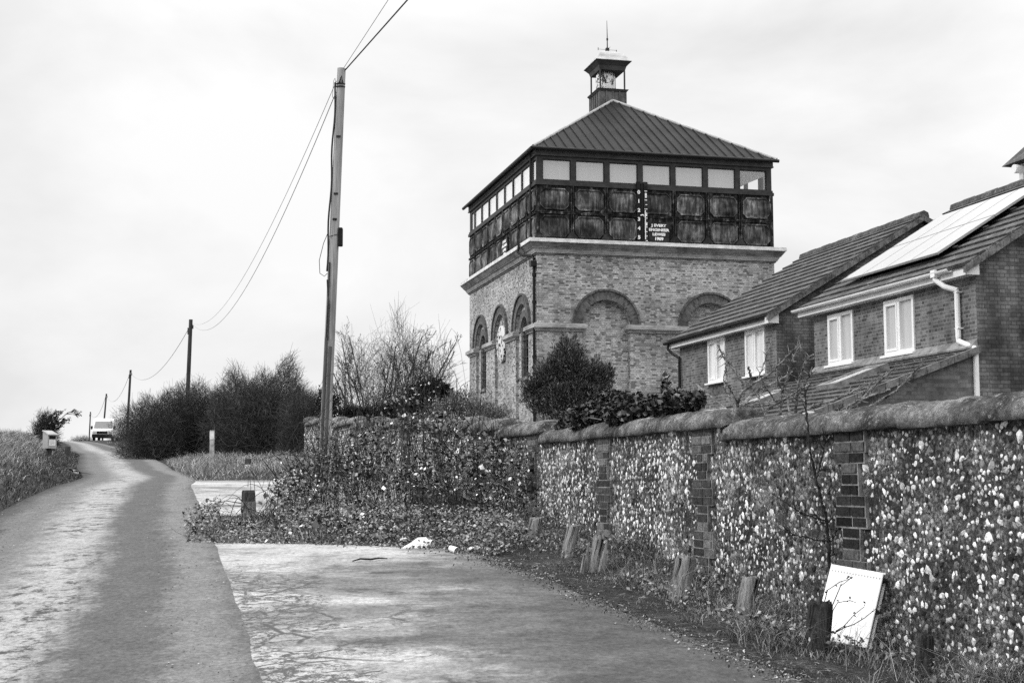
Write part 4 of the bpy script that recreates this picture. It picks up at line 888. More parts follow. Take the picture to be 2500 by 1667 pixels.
    for (a, b, z) in zip(steps[:-1], steps[1:], tops):
        if b < 6.2: continue
        xa, xb = Sx(max(a, 6.2)), Sx(b); near = a < 13
        rows = np.arange(z - 0.205, gl(Sx(a)) + .02, -(0.045 if near else 0.055))
        for ri, zr_ in enumerate(rows):
            x = xa
            while x < xb:
                big = rng.random(); s = rng.uniform(0.010, 0.024) * (1.55 if big > .9 else 1.0)
                x += s * rng.uniform(1.0, 1.6)
                C.append((x, zr_ + rng.normal() * (0.011 if near else 0.004))); S.append(s); x += s * rng.uniform(.75, 1.1)
    C = np.array(C); S = np.array(S)
    keep = np.ones(len(C), bool)
    for x_, a, b, hw in pr: keep &= ~((np.abs(C[:, 0] - x_) < hw + 0.02) & (C[:, 1] > a) & (C[:, 1] <= b))
    keep &= rng.random(len(C)) > 0.10
    C, S = C[keep], S[keep]; N = len(C)
    k = 3500; cx = rng.uniform(Sx(6.2), Sx(22), k); tz = np.array([top_at(Yx(v)) for v in cx]); cz = tz - .21 - rng.random(k) * 1.5; ok_ = np.ones(k, bool)
    for x_, a, b, hw in pr: ok_ &= ~((np.abs(cx - x_) < hw) & (cz > a) & (cz <= b))
    C = np.vstack([C, np.stack([cx, cz], 1)[ok_]]); S = np.concatenate([S, rng.uniform(.006, .013, ok_.sum())]); N = len(C)
    # stone template: rough dome of 1 + 6 + 7 points
    k1 = 7; a1 = np.linspace(0, 2 * np.pi, k1, endpoint=False); ring_ = lambda r, z, o: np.stack([r * np.cos(a1 + o), r * np.sin(a1 + o), z + 0 * a1], 1)
    tmp = np.vstack([[(0, 0, .86)], ring_(.60, .76, 0), ring_(.97, .30, .2), ring_(1.0, -.35, .2)])
    ang_n = rng.normal(size=(N, 1, k1)) * .24; jit = np.concatenate([np.zeros((N, 1)), np.repeat(ang_n, 3, 1).reshape(N, -1)], 1)[..., None]
    V = tmp[None] * np.concatenate([1 + jit, 1 + jit, 1 + .12 * rng.normal(size=(N, len(tmp), 1))], 2)
    far_ = np.clip((Yx(C[:, 0]) - 11.0) / 1.5, 0, 1); asp = np.where(rng.random(N) < .2 + .65 * far_, rng.uniform(.55, .9, N), rng.uniform(.8, 1.2, N))[:, None]
    vx0, vz0 = V[..., 0] * asp ** .5, V[..., 1] / asp ** .5; ca = rng.normal(size=N) * (.95 - .7 * far_); cs, sn = np.cos(ca)[:, None], np.sin(ca)[:, None]
    vx, vz = vx0 * cs - vz0 * sn, vx0 * sn + vz0 * cs
    P = np.stack([C[:, 0, None] + vx * S[:, None], TH - 0.004 + V[..., 2] * S[:, None] * rng.uniform(0.25, 0.75, N)[:, None], C[:, 1, None] + vz * S[:, None]], -1)
    F = [(0, 1 + i, 1 + (i + 1) % k1) for i in range(k1)]
    for q in range(2):
        for i in range(k1): a_, b_, c_, d_ = 1 + q * k1 + i, 1 + q * k1 + (i + 1) % k1, 1 + (q + 1) * k1 + i, 1 + (q + 1) * k1 + (i + 1) % k1; F += [(a_, c_, b_), (b_, c_, d_)]
    F = np.array(F)[:, ::-1]
    MB().add(P.reshape(-1, 3), (np.arange(N)[:, None, None] * len(tmp) + F[None]).reshape(-1, 3)).build('flint_facing', M['flint'], t)
m_, nt_, b_ = material('pier_single'); _r = node(nt_, 'NewGeometry').outputs['Random Per Island']; _P = node(nt_, 'TexCoord').outputs['Object']
setcol(nt_, b_, mul(nt_, ramp(nt_, _r, [(0, 0.012), (0.5, 0.03), (0.8, 0.055), (1, 0.11)]), mix(nt_, noise(nt_, _P, 24, 5, 0.7), 0.3, 1.8))); b_.inputs['Roughness'].default_value = 0.95; b_.inputs['Specular IOR Level'].default_value = 0.1; bump(nt_, b_, noise(nt_, _P, 40, 5, .7), 0.5, 0.02); M['pier_single'] = m_
m_, nt_, b_ = material('pier_weathered'); _r = node(nt_, 'NewGeometry').outputs['Random Per Island']; _P = node(nt_, 'TexCoord').outputs['Object']
setcol(nt_, b_, mul(nt_, ramp(nt_, _r, [(0, 0.03), (0.5, 0.07), (0.8, 0.12), (1, 0.18)]), mix(nt_, noise(nt_, _P, 18, 6, 0.75), 0.3, 1.9))); b_.inputs['Roughness'].default_value = 0.95; b_.inputs['Specular IOR Level'].default_value = 0.1; bump(nt_, b_, noise(nt_, _P, 40, 5, .7), 0.6, 0.02); M['pier_weathered'] = m_
M['pier_mortar'] = plain('pier_mortar', 0.19, 1.0, 0.5, 9.0, (1, 1, 1), 0.4)
flint_wall()
# gate pier with a pale cap beyond the far end of the wall
p = at_depth(826, 1012, 41.6); g = thing('gate_pier', 'gate pier with pale flat cap peeping out behind the telegraph pole', 'gate pier', (p[0], p[1], 0))
MB().box(-0.17, 0.17, -0.17, 0.17, 1.9, p[2] - 0.14).build('shaft', M['stone'], g, bevel=0.01)
MB().box(-0.25, 0.25, -0.25, 0.25, p[2] - 0.139, p[2] + 0.02).build('cap', M['stone_top'], g, bevel=0.03)

# ================================================================== POLES AND WIRES
def pole(px0, py0, px1, py1, Y, r0, r1, label, mat):
    b = at_depth(px0, py0, Y); tp = at_depth(px1, py1, Y); zb = float(G(b[0], b[1])) - 0.1
    sl = (tp[0] - b[0]) / (tp[2] - b[2]); bx = b[0] + sl * (zb - b[2])
    t = thing('telegraph_pole', label, 'telegraph pole', (bx, Y, zb), 0, 'telegraph poles along the lane')
    H = tp[2] - zb; top = np.array([tp[0] - bx, 0, H]); zs = np.linspace(0, 1, 9)[:, None]
    MB().tube(top * zs, r0 + (r1 - r0) * zs[:, 0], 16).build('shaft', mat, t, smooth=False)
    return t, np.array([bx, Y, zb]), top
p1, p1b, p1t = pole(789, 1190, 834, 168, 24.0, 0.099, 0.072, 'nearest telegraph pole, rising out of the brambles with cables down its side', M['wood_pole'])
f = lambda s, dx, dy: p1t * s + np.array([dx, dy, 0])
wd = lambda s: 0.099 + (0.072 - 0.099) * s
ca = MB(); ca.tube([f(s, -wd(s) - 0.012 + 0.012 * math.sin(s * 37), -0.04) for s in np.linspace(0.52, 0.965, 24)], 0.016, 6).tube([f(s, -wd(s) * .55, -wd(s) * .9 - .012) for s in np.linspace(0.36, 0.54, 8)] , 0.012, 6)
ca.tube([f(0.615, -.09, -.04), f(0.585, -.17, -.05), f(0.545, -.23, -.05), f(0.515, -.21, -.05), f(0.508, -.13, -.05), f(0.515, -.08, -.06)], 0.006, 5)
ca.tube([f(0.50, -.08, -.05), f(0.46, -.05, -.09), f(0.44, -.02, -.10), f(0.36, -.02, -.10)], 0.013, 6)
ca.tube([f(0.60, -.08, -.08), f(0.605, .06, -.08), f(0.598, .15, -.04)], 0.006, 5)
ca.tube([f(0.955, -.07, -.05), f(0.975, -.10, -.05), f(0.968, -.12, -.06), f(0.93, -.13, -.05), f(0.925, -.09, -.05)], 0.004, 5)
ca.build('cable', M['cable'], p1)
cg = MB()
for dx, s0, s1 in ((-0.045, 0.03, 0.365), (0.03, 0.03, 0.345)): cg.tube([f(s, dx, -wd(s) - 0.004) for s in np.linspace(s0, s1, 6)], 0.026, 8)
cg.build('cable_guard', M['guard'] if 'guard' in M else M.setdefault('guard', plain('cable_guard', 0.075, 0.6, 0.2, 6.0, (3, 3, .3))), p1)
bx = MB().box(-0.03, 0.045, -0.06, 0.05, -0.16, 0.16).build('terminal_box', M['coal'], p1, bevel=0.015); bx.location = f(0.60, wd(.6) + 0.02, -0.02)
br = MB()
for s in (0.962, 0.955): br.tube([f(s, -wd(s) - .02, -.02), f(s, -.03, -wd(s) - .008), f(s, .03, -wd(s) - .008), f(s, wd(s), -.02)], 0.012, 6)
br.tube([f(0.962, -.02, -.09), f(0.978, 0.02, -.12), f(0.962, 0.04, -.10)], 0.014, 6)
for s in (0.835, 0.70, 0.64): br.box(*[v for pr_ in zip(f(s, -.03, -wd(s) - .012), f(s, .045, -wd(s) + .004)) for v in pr_][:4], f(s, 0, 0)[2] - .012, f(s, 0, 0)[2] + .02)
br.tube([f(0.04 + .095, -wd(.1) - .06, -.02), f(0.135, wd(.1), -.02)], 0.018, 6)
br.build('bracket', M['iron'], p1)
others = [(457, 990, 466, 780, 76.0, 'second telegraph pole, dark against the thorn thicket'), (313, 1005, 319, 903, 134.0, 'third telegraph pole, standing over the small roadside bush'), (254, 1030, 260, 961, 191.0, 'fourth telegraph pole, rising behind the parked van'), (218, 1068, 221, 1005, 245.0, 'farthest and faintest telegraph pole at the crest of the lane')]
P_ = [(p1b, p1t)]
for (a, b, c, d, Y, lb) in others:
    t, bb, tt = pole(a, b, c, d, Y, 0.125, 0.10, lb, M['wood_dark']); P_.append((bb, tt))
    q = MB(); tz = tt; q.box(tz[0] - 0.16, tz[0] - 0.09, -0.05, 0.05, tz[2] - 0.8, tz[2] - 0.45).box(tz[0] + 0.09, tz[0] + 0.14, -0.05, 0.05, tz[2] - 0.5, tz[2] - 0.3).build('terminal_box', M['wood_dark'], t)
def wire(a, b, sag, r, label, mat, group='overhead wires'):
    a, b = np.array(a, float), np.array(b, float); s = np.linspace(0, 1, 40)[:, None]; p = a + (b - a) * s; p[:, 2] -= 4 * sag * (s * (1 - s))[:, 0]
    tag(MB().tube(p, r, 5).build('overhead_wire', mat), label, 'wire', group)
T = lambda k, dz, dx=0.0: P_[k][0] + P_[k][1] * (1 - dz / P_[k][1][2]) + np.array([dx, 0, 0])
wire(T(0, .42, -.08), T(1, .25, .1), 1.7, 0.008, 'darker lower wire sagging from the nearest pole to the second', M['wire'])
wire(T(0, .22, -.08), T(1, .2, .1), 1.35, 0.006, 'fainter upper wire sagging from the nearest pole to the second', M['wire'])
for k, w in ((1, 'thin wire between the second and third telegraph poles'), (2, 'thin wire between the third and fourth telegraph poles'), (3, 'thin wire between the two farthest telegraph poles')): wire(T(k, .5, -.1), T(k + 1, .3), 1.5, 0.012 + 0.004 * k, w, M['wire'])
e1 = at_depth(995, 0, 19.6); a = T(0, .03, .06); wire(a, a + (e1 - a) * 4.2 + np.array([0, 0, 0.0]), 0.0, 0.012, 'dark overhead wire leaving the pole top towards the top edge', M['cable'])
e1 = at_depth(948, 0, 19.6); a = T(0, .0, .03); wire(a, a + (e1 - a) * 4.2, 0.0, 0.005, 'thin pale overhead wire leaving the pole top towards the top edge', M['wire'])

# ================================================================== POSTS, RADIATOR, LITTER
STUMPS = [ground_at(2060, 1570)]
def stump(pb, pt, dia, label, mat, jag=0.006, kind='wooden_post', cracked=True, Yd=None):
    g_ = ground_at(*pb)
    if Yd: g_ = at_depth(pb[0], pb[1], Yd); g_[2] = min(g_[2], float(G(g_[0], Yd)))
    Y = g_[1]; STUMPS.append(g_); tp = at_depth(pt[0], pt[1], Y + 0.02); r = dia * .58 * Y / FPX
    t = thing(kind, label, 'wooden post', (g_[0], g_[1], g_[2] - 0.06), 0, 'old wooden posts along the verge')
    top = tp - np.array([g_[0], g_[1], g_[2] - 0.06]); n = 16; s = np.array([0, .25, .5, .75, .93, 1.0]); a = np.linspace(0, 2 * np.pi, n, endpoint=False); V = []
    wob = 1 + 0.035 * rng.normal(size=n); tj = rng.normal(size=n) * jag
    for k, v in enumerate(s):
        rr = r * (1.08 - 0.08 * v) * wob * (0.9 if v == 1 else 1.0); c = top * v
        V.append(np.stack([c[0] + rr * np.cos(a), c[1] + rr * np.sin(a), c[2] + (tj if v == 1 else tj * .5 if v > .9 else 0) + 0 * a], 1))
    V = np.vstack(V + [top[None] - [0, 0, jag]]); F = [(k * n + i, k * n + (i + 1) % n, (k + 1) * n + (i + 1) % n, (k + 1) * n + i) for k in range(len(s) - 1) for i in range(n)] + [((len(s) - 1) * n + i, (len(s) - 1) * n + (i + 1) % n, len(V) - 1) for i in range(n)]
    MB().add(V, F).build('shaft', mat, t)
    if cracked:
        c = MB()
        for ang in rng.uniform(math.pi * 1.05, math.pi * 1.9, 4):
            h0 = rng.uniform(.25, .5); pts = [top * h + np.array([(r * 1.02) * math.cos(ang + .12 * math.sin(h * 9)), (r * 1.02) * math.sin(ang + .12 * math.sin(h * 9)), 0]) for h in np.linspace(h0, .97, 7)]
            c.tube(pts, np.linspace(0.001, .0035, 7), 4)
        c.build('crack', M['coal'], t)
    return t, r, top
stump((1296, 1316), (1310, 1263), 28, 'short pale leaning post stub at the end of the bramble patch', M['wood_stump'])
stump((1378, 1364), (1402, 1281), 25, 'tall slim pale post leaning right beside the split post', M['wood_stump'])
spl, r_, tp_ = stump((1443, 1392), (1462, 1312), 22, 'grey post split down the middle into standing slivers', M['wood_stump'], 0.03)
q = MB()
for dx, h0, w in ((-0.10, .62, .016), (-0.075, .85, .022), (-0.055, .5, .012), (0.075, .92, .03), (0.10, .7, .014)): q.tube([np.array([dx, -.03, 0]), tp_ * h0 * .5 + [dx, -.03, 0], tp_ * h0 + [dx * 1.1, -.02, 0]], [w, w * .9, w * .35], 5)
q.build('splinter', M['wood_stump'], spl)
stump((1655, 1460), (1676, 1357), 43, 'thick weathered pale post with dark knot, tallest of the leaning row', M['wood_stump'], 0.008)
stump((1808, 1508), (1834, 1408), 37, 'leaning post with shadowed right flank just left of the radiator', M['wood_stump'])
stump((1992, 1566), (2004, 1470), 48, 'dark mossy stump covering the corner of the white radiator', M['stump_dark'], 0.015, Yd=9.25)
stump((2252, 1642), (2262, 1545), 34, 'low black rotten stump in grass at the right of the radiator', M['stump_dark'], 0.015, Yd=8.7)
t_, r_, tp_ = stump((606, 1262), (606, 1196), 27, 'upright post with dark round top and paler front beside the bramble arch', M['wood_dark'], 0.0, cracked=False)
n = 10; a = np.linspace(math.pi, 2 * math.pi, n); V = []
for z in (0.0, tp_[2] * 0.64):
    V += [(r_ * 1.12 * math.cos(v), r_ * 1.12 * math.sin(v) - .004, z) for v in a] + [(r_ * 0.9 * math.cos(v), r_ * 0.9 * math.sin(v), z) for v in a[::-1]]
MB().add(V, [tuple(range(2 * n))[::-1], tuple(range(2 * n, 4 * n))] + [(i, (i + 1) % (2 * n), 2 * n + (i + 1) % (2 * n), 2 * n + i) for i in range(2 * n)]).build('front_facing', M['wood_stump'], t_)
stump((457, 1137), (457, 1115), 13, 'small pale stump in the far verge grass left of the marker post', M['wood_stump'], 0.01, cracked=False)
t_, r_, tp_ = stump((604, 1147), (606, 1119), 13, 'dark-topped post with whitened foot on the far verge', M['wood_dark'], 0.0, cracked=False)
MB().tube([(0, -.012, 0.0), tp_ * .55 + [0, -.012, 0]], r_ * 1.03, 10).build('whitewash', M['sign_white'], t_)
stump((737, 1143), (737, 1124), 15, 'pale squat post almost hidden by bramble shoots beyond the concrete', M['wood_stump'], 0.01, cracked=False)
stump((163, 1114), (166, 1089), 11, 'dark square-topped post on the left grass bank beside the grey box', M['wood_dark'], 0.0, cracked=False)
# tall whitish marker post
g_ = ground_at(517, 1134); tz = at_depth(519, 1050, g_[1])[2] - g_[2]; t = thing('marker_post', 'tall pale square marker post in front of the dark thicket', 'marker post', tuple(g_))
MB().box(-.055, .055, -.05, .05, -.1, tz).build('shaft', plain('weathered_white', 0.33, 0.9, 0.5, 14.0, (1, 1, .6), 0.3), t, bevel=0.006)
MB().box(-.057, .057, -.056, -.0501, tz * .74, tz * .97).build('number_plate', M['stone_top'], t)

def radiator():
    cs = [(2030, 1377), (2159, 1399), (2117, 1581), (1984, 1557)]      # face corners: top left, top right, bottom right, bottom left
    TL, TR, BR = at_depth(*cs[0], 9.94), at_depth(*cs[1], 9.80), at_depth(*cs[2], 9.52)
    BL = BR + (TL - TR)
    o = BL; ux = BR - BL; wz = np.linalg.norm(ux); ux = ux / wz; uz = TL - BL; uz = uz - ux * (uz @ ux); h = np.linalg.norm(uz); uz = uz / h; uy = np.cross(uz, ux)
    t = thing('radiator', 'white double-panel radiator dumped leaning against the flint wall', 'radiator', tuple(o)); t.rotation_euler = Matrix((ux, uy, uz)).transposed().to_euler()
    uyf = -1 if uy[1] < 0 else 1
    d = 0.014 * uyf; D = 0.085 * uyf
    srt = lambda a, b: (min(a, b), max(a, b))
    MB().box(0, wz, *srt(0, d), 0, h).build('front_panel', M['upvc_worn'], t, bevel=0.006)
    MB().box(0.004, wz + 0.012, *srt(D, D + d), 0.01, h - .004).build('back_panel', M['upvc_worn'], t, bevel=0.006)
    f = MB(); n = 16
    for k in range(n): x = 0.012 + k * (wz - 0.03) / (n - 1); f.box(x, x + 0.004, *srt(d, D), 0.03, h - 0.03)
    f.box(wz - .012, wz - .004, *srt(d, D * .98), 0.03, h - .03).build('fin', plain('radiator_fin', 0.30, 0.6, 0.2, 8.0), t)
    f.build('convector', M['grey_box'], t) if False else None
    c = MB(); c.box(0, wz + .01, *srt(d * .2, D + d * .8), h - .006, h + .004).build('top_grille', M['upvc_worn'], t)
    s = MB()
    for k in range(17): x = 0.02 + k * (wz - .04) / 16; s.box(x - .004, x + .003, *srt(-0.0012 * uyf, 0), h - .052, h - .040)
    s.build('grille_slot', M['grey_box'], t)
    v = MB(); mat_ = np.array([[0, 0, 1.], [1, 0, 0], [0, 1, 0]]); v.lathe([(.017, 0), (.017, .02), (.010, .021), (.010, .034)], (wz - .005, D * .55, h - .03), 10, mat_); v.lathe([(.017, 0), (.017, .02), (.010, .021), (.010, .034)], (wz - .005, D * .55, h * .52), 10, mat_)
    v.build('valve_boss', M['stump_dark'], t)
M['upvc_worn'] = plain('worn_enamel', 0.78, 0.45, 0.13, 3.0, (5, 5, 0.6))
radiator()
def flat_pts(pts): return [plane_pt(*p) for p in pts]
def litter():
    # crumpled white sheet and rolled cup lying where the concrete meets the bramble fringe
    C = plane_pt(1012, 1338); sc_ = C[1] / FPX
    t = thing('cardboard_sheet', 'crumpled white card sheet lying on the concrete below the brambles', 'litter', tuple(C))
    P = lambda px, py, dy: np.array([(px - 1012) * sc_, dy, (1338 - py) * sc_ * 1.02 + dy * 0.06])
    V = [P(976, 1339, 0), P(1000, 1327, .06), P(1018, 1341, -.02), P(1018, 1316, .16), P(1032, 1334, .03), P(1038, 1315, .14), P(1046, 1332, .05), P(1050, 1326, .10), P(992, 1340.5, -.01), P(1028, 1340, -.01)]
    MB().add(V, [(0, 8, 1), (8, 2, 1), (1, 2, 4, 3), (2, 9, 4), (3, 4, 5), (4, 6, 7, 5)]).build('sheet', M['paper'], t)
    o = t.children[0].modifiers.new('thick', 'SOLIDIFY'); o.thickness = 0.004
    cup(plane_pt(1046, 1336) + np.array([0, 0.02, 0.045]), (0.85, -0.5, -0.12), 'white paper cup lying on top of the crumpled card sheet', 0.042)
    cup(plane_pt(1107, 1349) + np.array([0, 0, 0.035]), (0.75, -0.62, -0.3), 'white paper cup lying on its side by itself on the concrete edge', 0.038)
    k = 0
    for px, py, w, lb in ((986, 1321, .05, 'torn scrap of white paper caught in leaves above the card sheet'), (1152, 1346, .035, 'flat little scrap of paper right of the lone cup'), (1166, 1343, .045, 'largest screwed-up paper ball of the scraps right of the cups'), (1180, 1347, .03, 'farthest right screwed-up scrap of paper at the verge edge')):
        c = ground_at(px, py) + np.array([0, 0, .03]); n = 12; D = rng.normal(size=(n, 3)); D /= np.linalg.norm(D, axis=1)[:, None]
        a = np.linspace(0, 2 * np.pi, 7, endpoint=False); prof = [(w * .3, -w * .5), (w * .85, -w * .25), (w, .0), (w * .7, w * .35), (w * .2, w * .5)]
        m = MB().lathe(prof, (0, 0, 0), 8); m.V[0] = m.V[0] * (1 + .28 * rng.normal(size=(len(m.V[0]), 1))); o = m.build('paper_scrap', M['paper']); o.location = c; tag(o, lb, 'litter', 'paper scraps')
    # stick on the concrete
    pts = [plane_pt(861, 1374) + [0, 0, .02], plane_pt(880, 1371) + [0, 0, .03], plane_pt(905, 1371) + [0, 0, .025], plane_pt(925, 1369) + [0, 0, .03], plane_pt(946, 1368) + [0, 0, .02]]
    tag(MB().tube(pts, [.006, .009, .010, .008, .005], 7).build('stick', M['bark']), 'dark broken stick lying on the concrete in front of the brambles', 'stick')
def cup(p, d, label, r):
    d = np.array(d, float); d /= np.linalg.norm(d); z = d; x = np.cross(z, [0, 0, 1.]); x /= np.linalg.norm(x); y = np.cross(z, x); m = np.stack([x, y, z], 1); h = r * 2.5
    t = thing('paper_cup', label, 'litter', tuple(p))
    MB().lathe([(r * .72, -h / 2), (r, h / 2), (r * 1.06, h / 2), (r * 1.06, h / 2 - .006), (r * .95, h / 2 - .004), (r * .68, -h / 2 + .01)], (0, 0, 0), 18, m).build('cup_wall', M['paper'], t)
litter()

def dog_box():
    b = ground_at(108, 1118); Y = b[1]; s = Y / FPX; top = at_depth(122, 1053, Y); bot = at_depth(118, 1095, Y)
    t = thing('collection_box', 'grey box with sloping lid and notice, on a post in the left bank', 'box', (top[0], Y, bot[2]), R(56))
    h = top[2] - bot[2]; w = 24 * s
    MB().prism([(-w * .55, -w * .42, 0), (-w * .55, w * .42, 0), (-w * .55, w * .42, h), (-w * .55, -w * .42, h * .78)], (w * 1.1, 0, 0)).build('body', M['grey_box'], t, bevel=0.01)
    MB().hexa([(-w * .6, -w * .52, h * .77), (w * .6, -w * .52, h * .77), (w * .6, w * .46, h * 1.0), (-w * .6, w * .46, h * 1.0)], [(-w * .6, -w * .52, h * .84), (w * .6, -w * .52, h * .84), (w * .6, w * .46, h * 1.07), (-w * .6, w * .46, h * 1.07)]).build('lid', M['stone'], t)
    MB().box(-w * .4, w * .4, -w * .425, -w * .4205, h * .56, h * .74).build('slot', M['coal'], t)
    n = MB().box(-w * .38, w * .38, -w * .428, -w * .4205, h * .18, h * .5).build('notice', M['sign_white'], t)
    l = MB()
    for k in range(4): l.box(-w * .3, w * (.28 - .07 * (k % 2)), -w * .4305, -w * .4282, h * (.24 + k * .06), h * (.255 + k * .06))
    l.build('print_line', M['iron_frame'], n)
    MB().box(-w * .2, w * .2, -w * .1, w * .2, -0.75, 0).build('post', M['wood_dark'], t)
dog_box()

# ================================================================== MAGPIE
MAG = ground_at(182, 1172)
def magpie():
    g_ = MAG; L = 34 * g_[1] / FPX * 1.5
    t = thing('magpie', 'black and white magpie with long tail at the foot of the left bank', 'bird', (g_[0], g_[1], g_[2] + .04), R(-162)); k = L / 0.46
    # body: one continuous lofted surface from beak to tail tip, heading +x
    st = [(0.155, 0.005, 0.005, .20), (0.125, .008, .008, .202), (0.12, .020, .022, .203), (0.10, .027, .030, .205), (0.075, .026, .029, .198), (0.05, .036, .038, .175), (0.01, .052, .052, .150), (-0.04, .054, .050, .135), (-0.09, .038, .034, .128), (-0.12, .022, .014, .125), (-0.20, .022, .007, .118), (-0.30, .024, .006, .105), (-0.34, .012, .004, .10)]
    n = 12; a = np.linspace(0, 2 * np.pi, n, endpoint=False); V = np.vstack([np.stack([np.full(n, x), w * np.cos(a), z + h * np.sin(a)], 1) for x, w, h, z in st]) * k
    F = [(i * n + j, i * n + (j + 1) % n, (i + 1) * n + (j + 1) % n, (i + 1) * n + j) for i in range(len(st) - 1) for j in range(n)] + [tuple(range(n))[::-1], tuple(range((len(st) - 1) * n, len(st) * n))]
    m, nt, b = material('magpie_plumage'); P = node(nt, 'TexCoord').outputs['Object']; s = node(nt, 'SeparateXYZ', {0: P})
    belly = mul(nt, mul(nt, math_(nt, 'GREATER_THAN', s.outputs[0], -0.085 * k), math_(nt, 'LESS_THAN', s.outputs[0], 0.03 * k)), math_(nt, 'LESS_THAN', s.outputs[2], 0.152 * k))
    setcol(nt, b, mix(nt, belly, 0.008, 0.8)); b.inputs['Roughness'].default_value = 0.5
    MB().add(V, F).build('body', m, t, smooth=True)
    w = MB()
    for sgn in (-1, 1):
        w.add(np.array([(0.05, sgn * .052, .185), (0.0, sgn * .062, .180), (-0.09, sgn * .05, .150), (-0.15, sgn * .03, .135), (-0.06, sgn * .058, .135), (0.02, sgn * .058, .15)]) * k, [(0, 1, 2, 3, 4, 5)[::sgn]])
    w.build('wing', M['coal'], t)
    p = MB(); [p.add(np.array([(0.045, s_ * .056, .186), (0.0, s_ * .066, .182), (-0.03, s_ * .064, .166), (0.03, s_ * .060, .166)]) * k, [(0, 1, 2, 3)[::s_]]) for s_ in (-1, 1)]; p.build('shoulder_patch', M['sign_white'], t)
    lg = MB()
    for s_ in (-1, 1): lg.tube(np.array([(-.01, s_ * .02, .11), (-.02, s_ * .022, .05), (-.005, s_ * .022, .004), (.03, s_ * .024, .002)]) * k, .004 * k, 5)
    lg.build('leg', M['coal'], t)
magpie()

# ================================================================== VAN
def van():
    b = at_depth(243, 1076, 150.0); Y = 150.0; zb = float(G(b[0], Y)) + 0.02
    s = Y / FPX; t = thing('parked_van', 'white high-roofed van parked at the crest, half hidden by the bush', 'van', (b[0] + 0.25, Y, at_depth(243, 1075, Y)[2] - .05), R(8))
    W, H, Ln = 2.1, 2.45, 5.6
    prof = [(0, .45), (0, 1.05), (.12, 1.22), (.55, 1.32), (1.05, 2.15), (1.3, 2.4), (2.0, H), (Ln - .1, H), (Ln, H - .2), (Ln, .45)]
    m = MB(); m.prism([(-W / 2, y, z) for y, z in prof], (W, 0, 0)).build('body', M['board_white'], t, bevel=0.06)
    ws = MB().hexa([(-W / 2 + .12, .56, 1.36), (W / 2 - .12, .56, 1.36), (W / 2 - .2, 1.01, 2.08), (-W / 2 + .2, 1.01, 2.08)], [(-W / 2 + .12, .53, 1.38), (W / 2 - .12, .53, 1.38), (W / 2 - .2, .98, 2.10), (-W / 2 + .2, .98, 2.10)]).build('windscreen', M['dark_pane_grey'], t)
    MB().box(-W / 2 + .02, W / 2 - .02, -.10, .25, .34, .72).build('bumper', M['coal'], t, bevel=0.05)
    MB().box(-.55, .55, -.03, .02, .76, 1.02).build('grille', M['coal'], t)
    for x in (-.78, .78): MB().box(x - .17, x + .17, -.035, .05, .80, 1.05).build('headlight', M['blind_pane'], t, bevel=0.03)
    for x in (-1, 1): MB().box(x * (W / 2 + .12) - .10, x * (W / 2 + .12) + .10, .62, .72, 1.25, 1.6).build('wing_mirror', M['coal'], t, bevel=0.03)
    mt = np.array([[0, 0, 1.], [1, 0, 0], [0, 1, 0]])
    for x in (-W / 2 - .01, W / 2 - .21):
        for y in (.95, 4.5):
            w = MB().lathe([(.2, 0), (.33, .0), (.34, .05), (.34, .18), (.33, .22), (.2, .22)], (x, y, .34), 20, mt).build('wheel', M['coal'], t); MB().lathe([(.04, 0), (.19, .0), (.2, .03), (.2, .19), (.19, .225), (.04, .225)], (x, y, .34), 14, mt).build('rim', M['grey_box'], w)
M['dark_pane_grey'] = pane_mat('windscreen_glass', 0.16)
van()

# ================================================================== VEGETATION
def grow(P0, D, L, r, levels, kids, ratio=0.55, spread=0.9, up=0.25, curve=0.25, tmin=0.25, wind=(0, 0, 0), rr=0.55):
    """levels of curved shoots; returns list of (P0,P1,P2,r0,r1)"""
    out = []; wind = np.array(wind)
    for lv in range(levels + 1):
        n = len(P0); Dn = D / (np.linalg.norm(D, axis=1)[:, None] + 1e-9); bend = rng.normal(size=(n, 3)) * curve; bend[:, 2] += up; bend += wind
        P1 = P0 + Dn * L[:, None] * 0.5; P2 = P0 + (Dn + bend * 0.55) * L[:, None] * 0.95
        out.append((P0, P1, P2, r, r * 0.45))
        if lv == levels: break
        k = kids[lv]; idx = np.repeat(np.arange(n), k); t = rng.uniform(tmin, 1.0, n * k)[:, None]
        B = (1 - t) ** 2 * P0[idx] + 2 * t * (1 - t) * P1[idx] + t * t * P2[idx]
        Tn = 2 * (1 - t) * (P1[idx] - P0[idx]) + 2 * t * (P2[idx] - P1[idx]); Tn /= np.linalg.norm(Tn, axis=1)[:, None] + 1e-9
        side = rng.normal(size=(n * k, 3)); side -= (side * Tn).sum(1)[:, None] * Tn; side /= np.linalg.norm(side, axis=1)[:, None] + 1e-9
        D = Tn + side * spread * rng.uniform(.5, 1.3, n * k)[:, None]
        L = L[idx] * ratio * rng.uniform(.55, 1.25, n * k) * (1.15 - .45 * t[:, 0]); r = np.maximum(r[idx] * rr * (1.1 - .5 * t[:, 0]), 0.0022); P0 = B
    return out
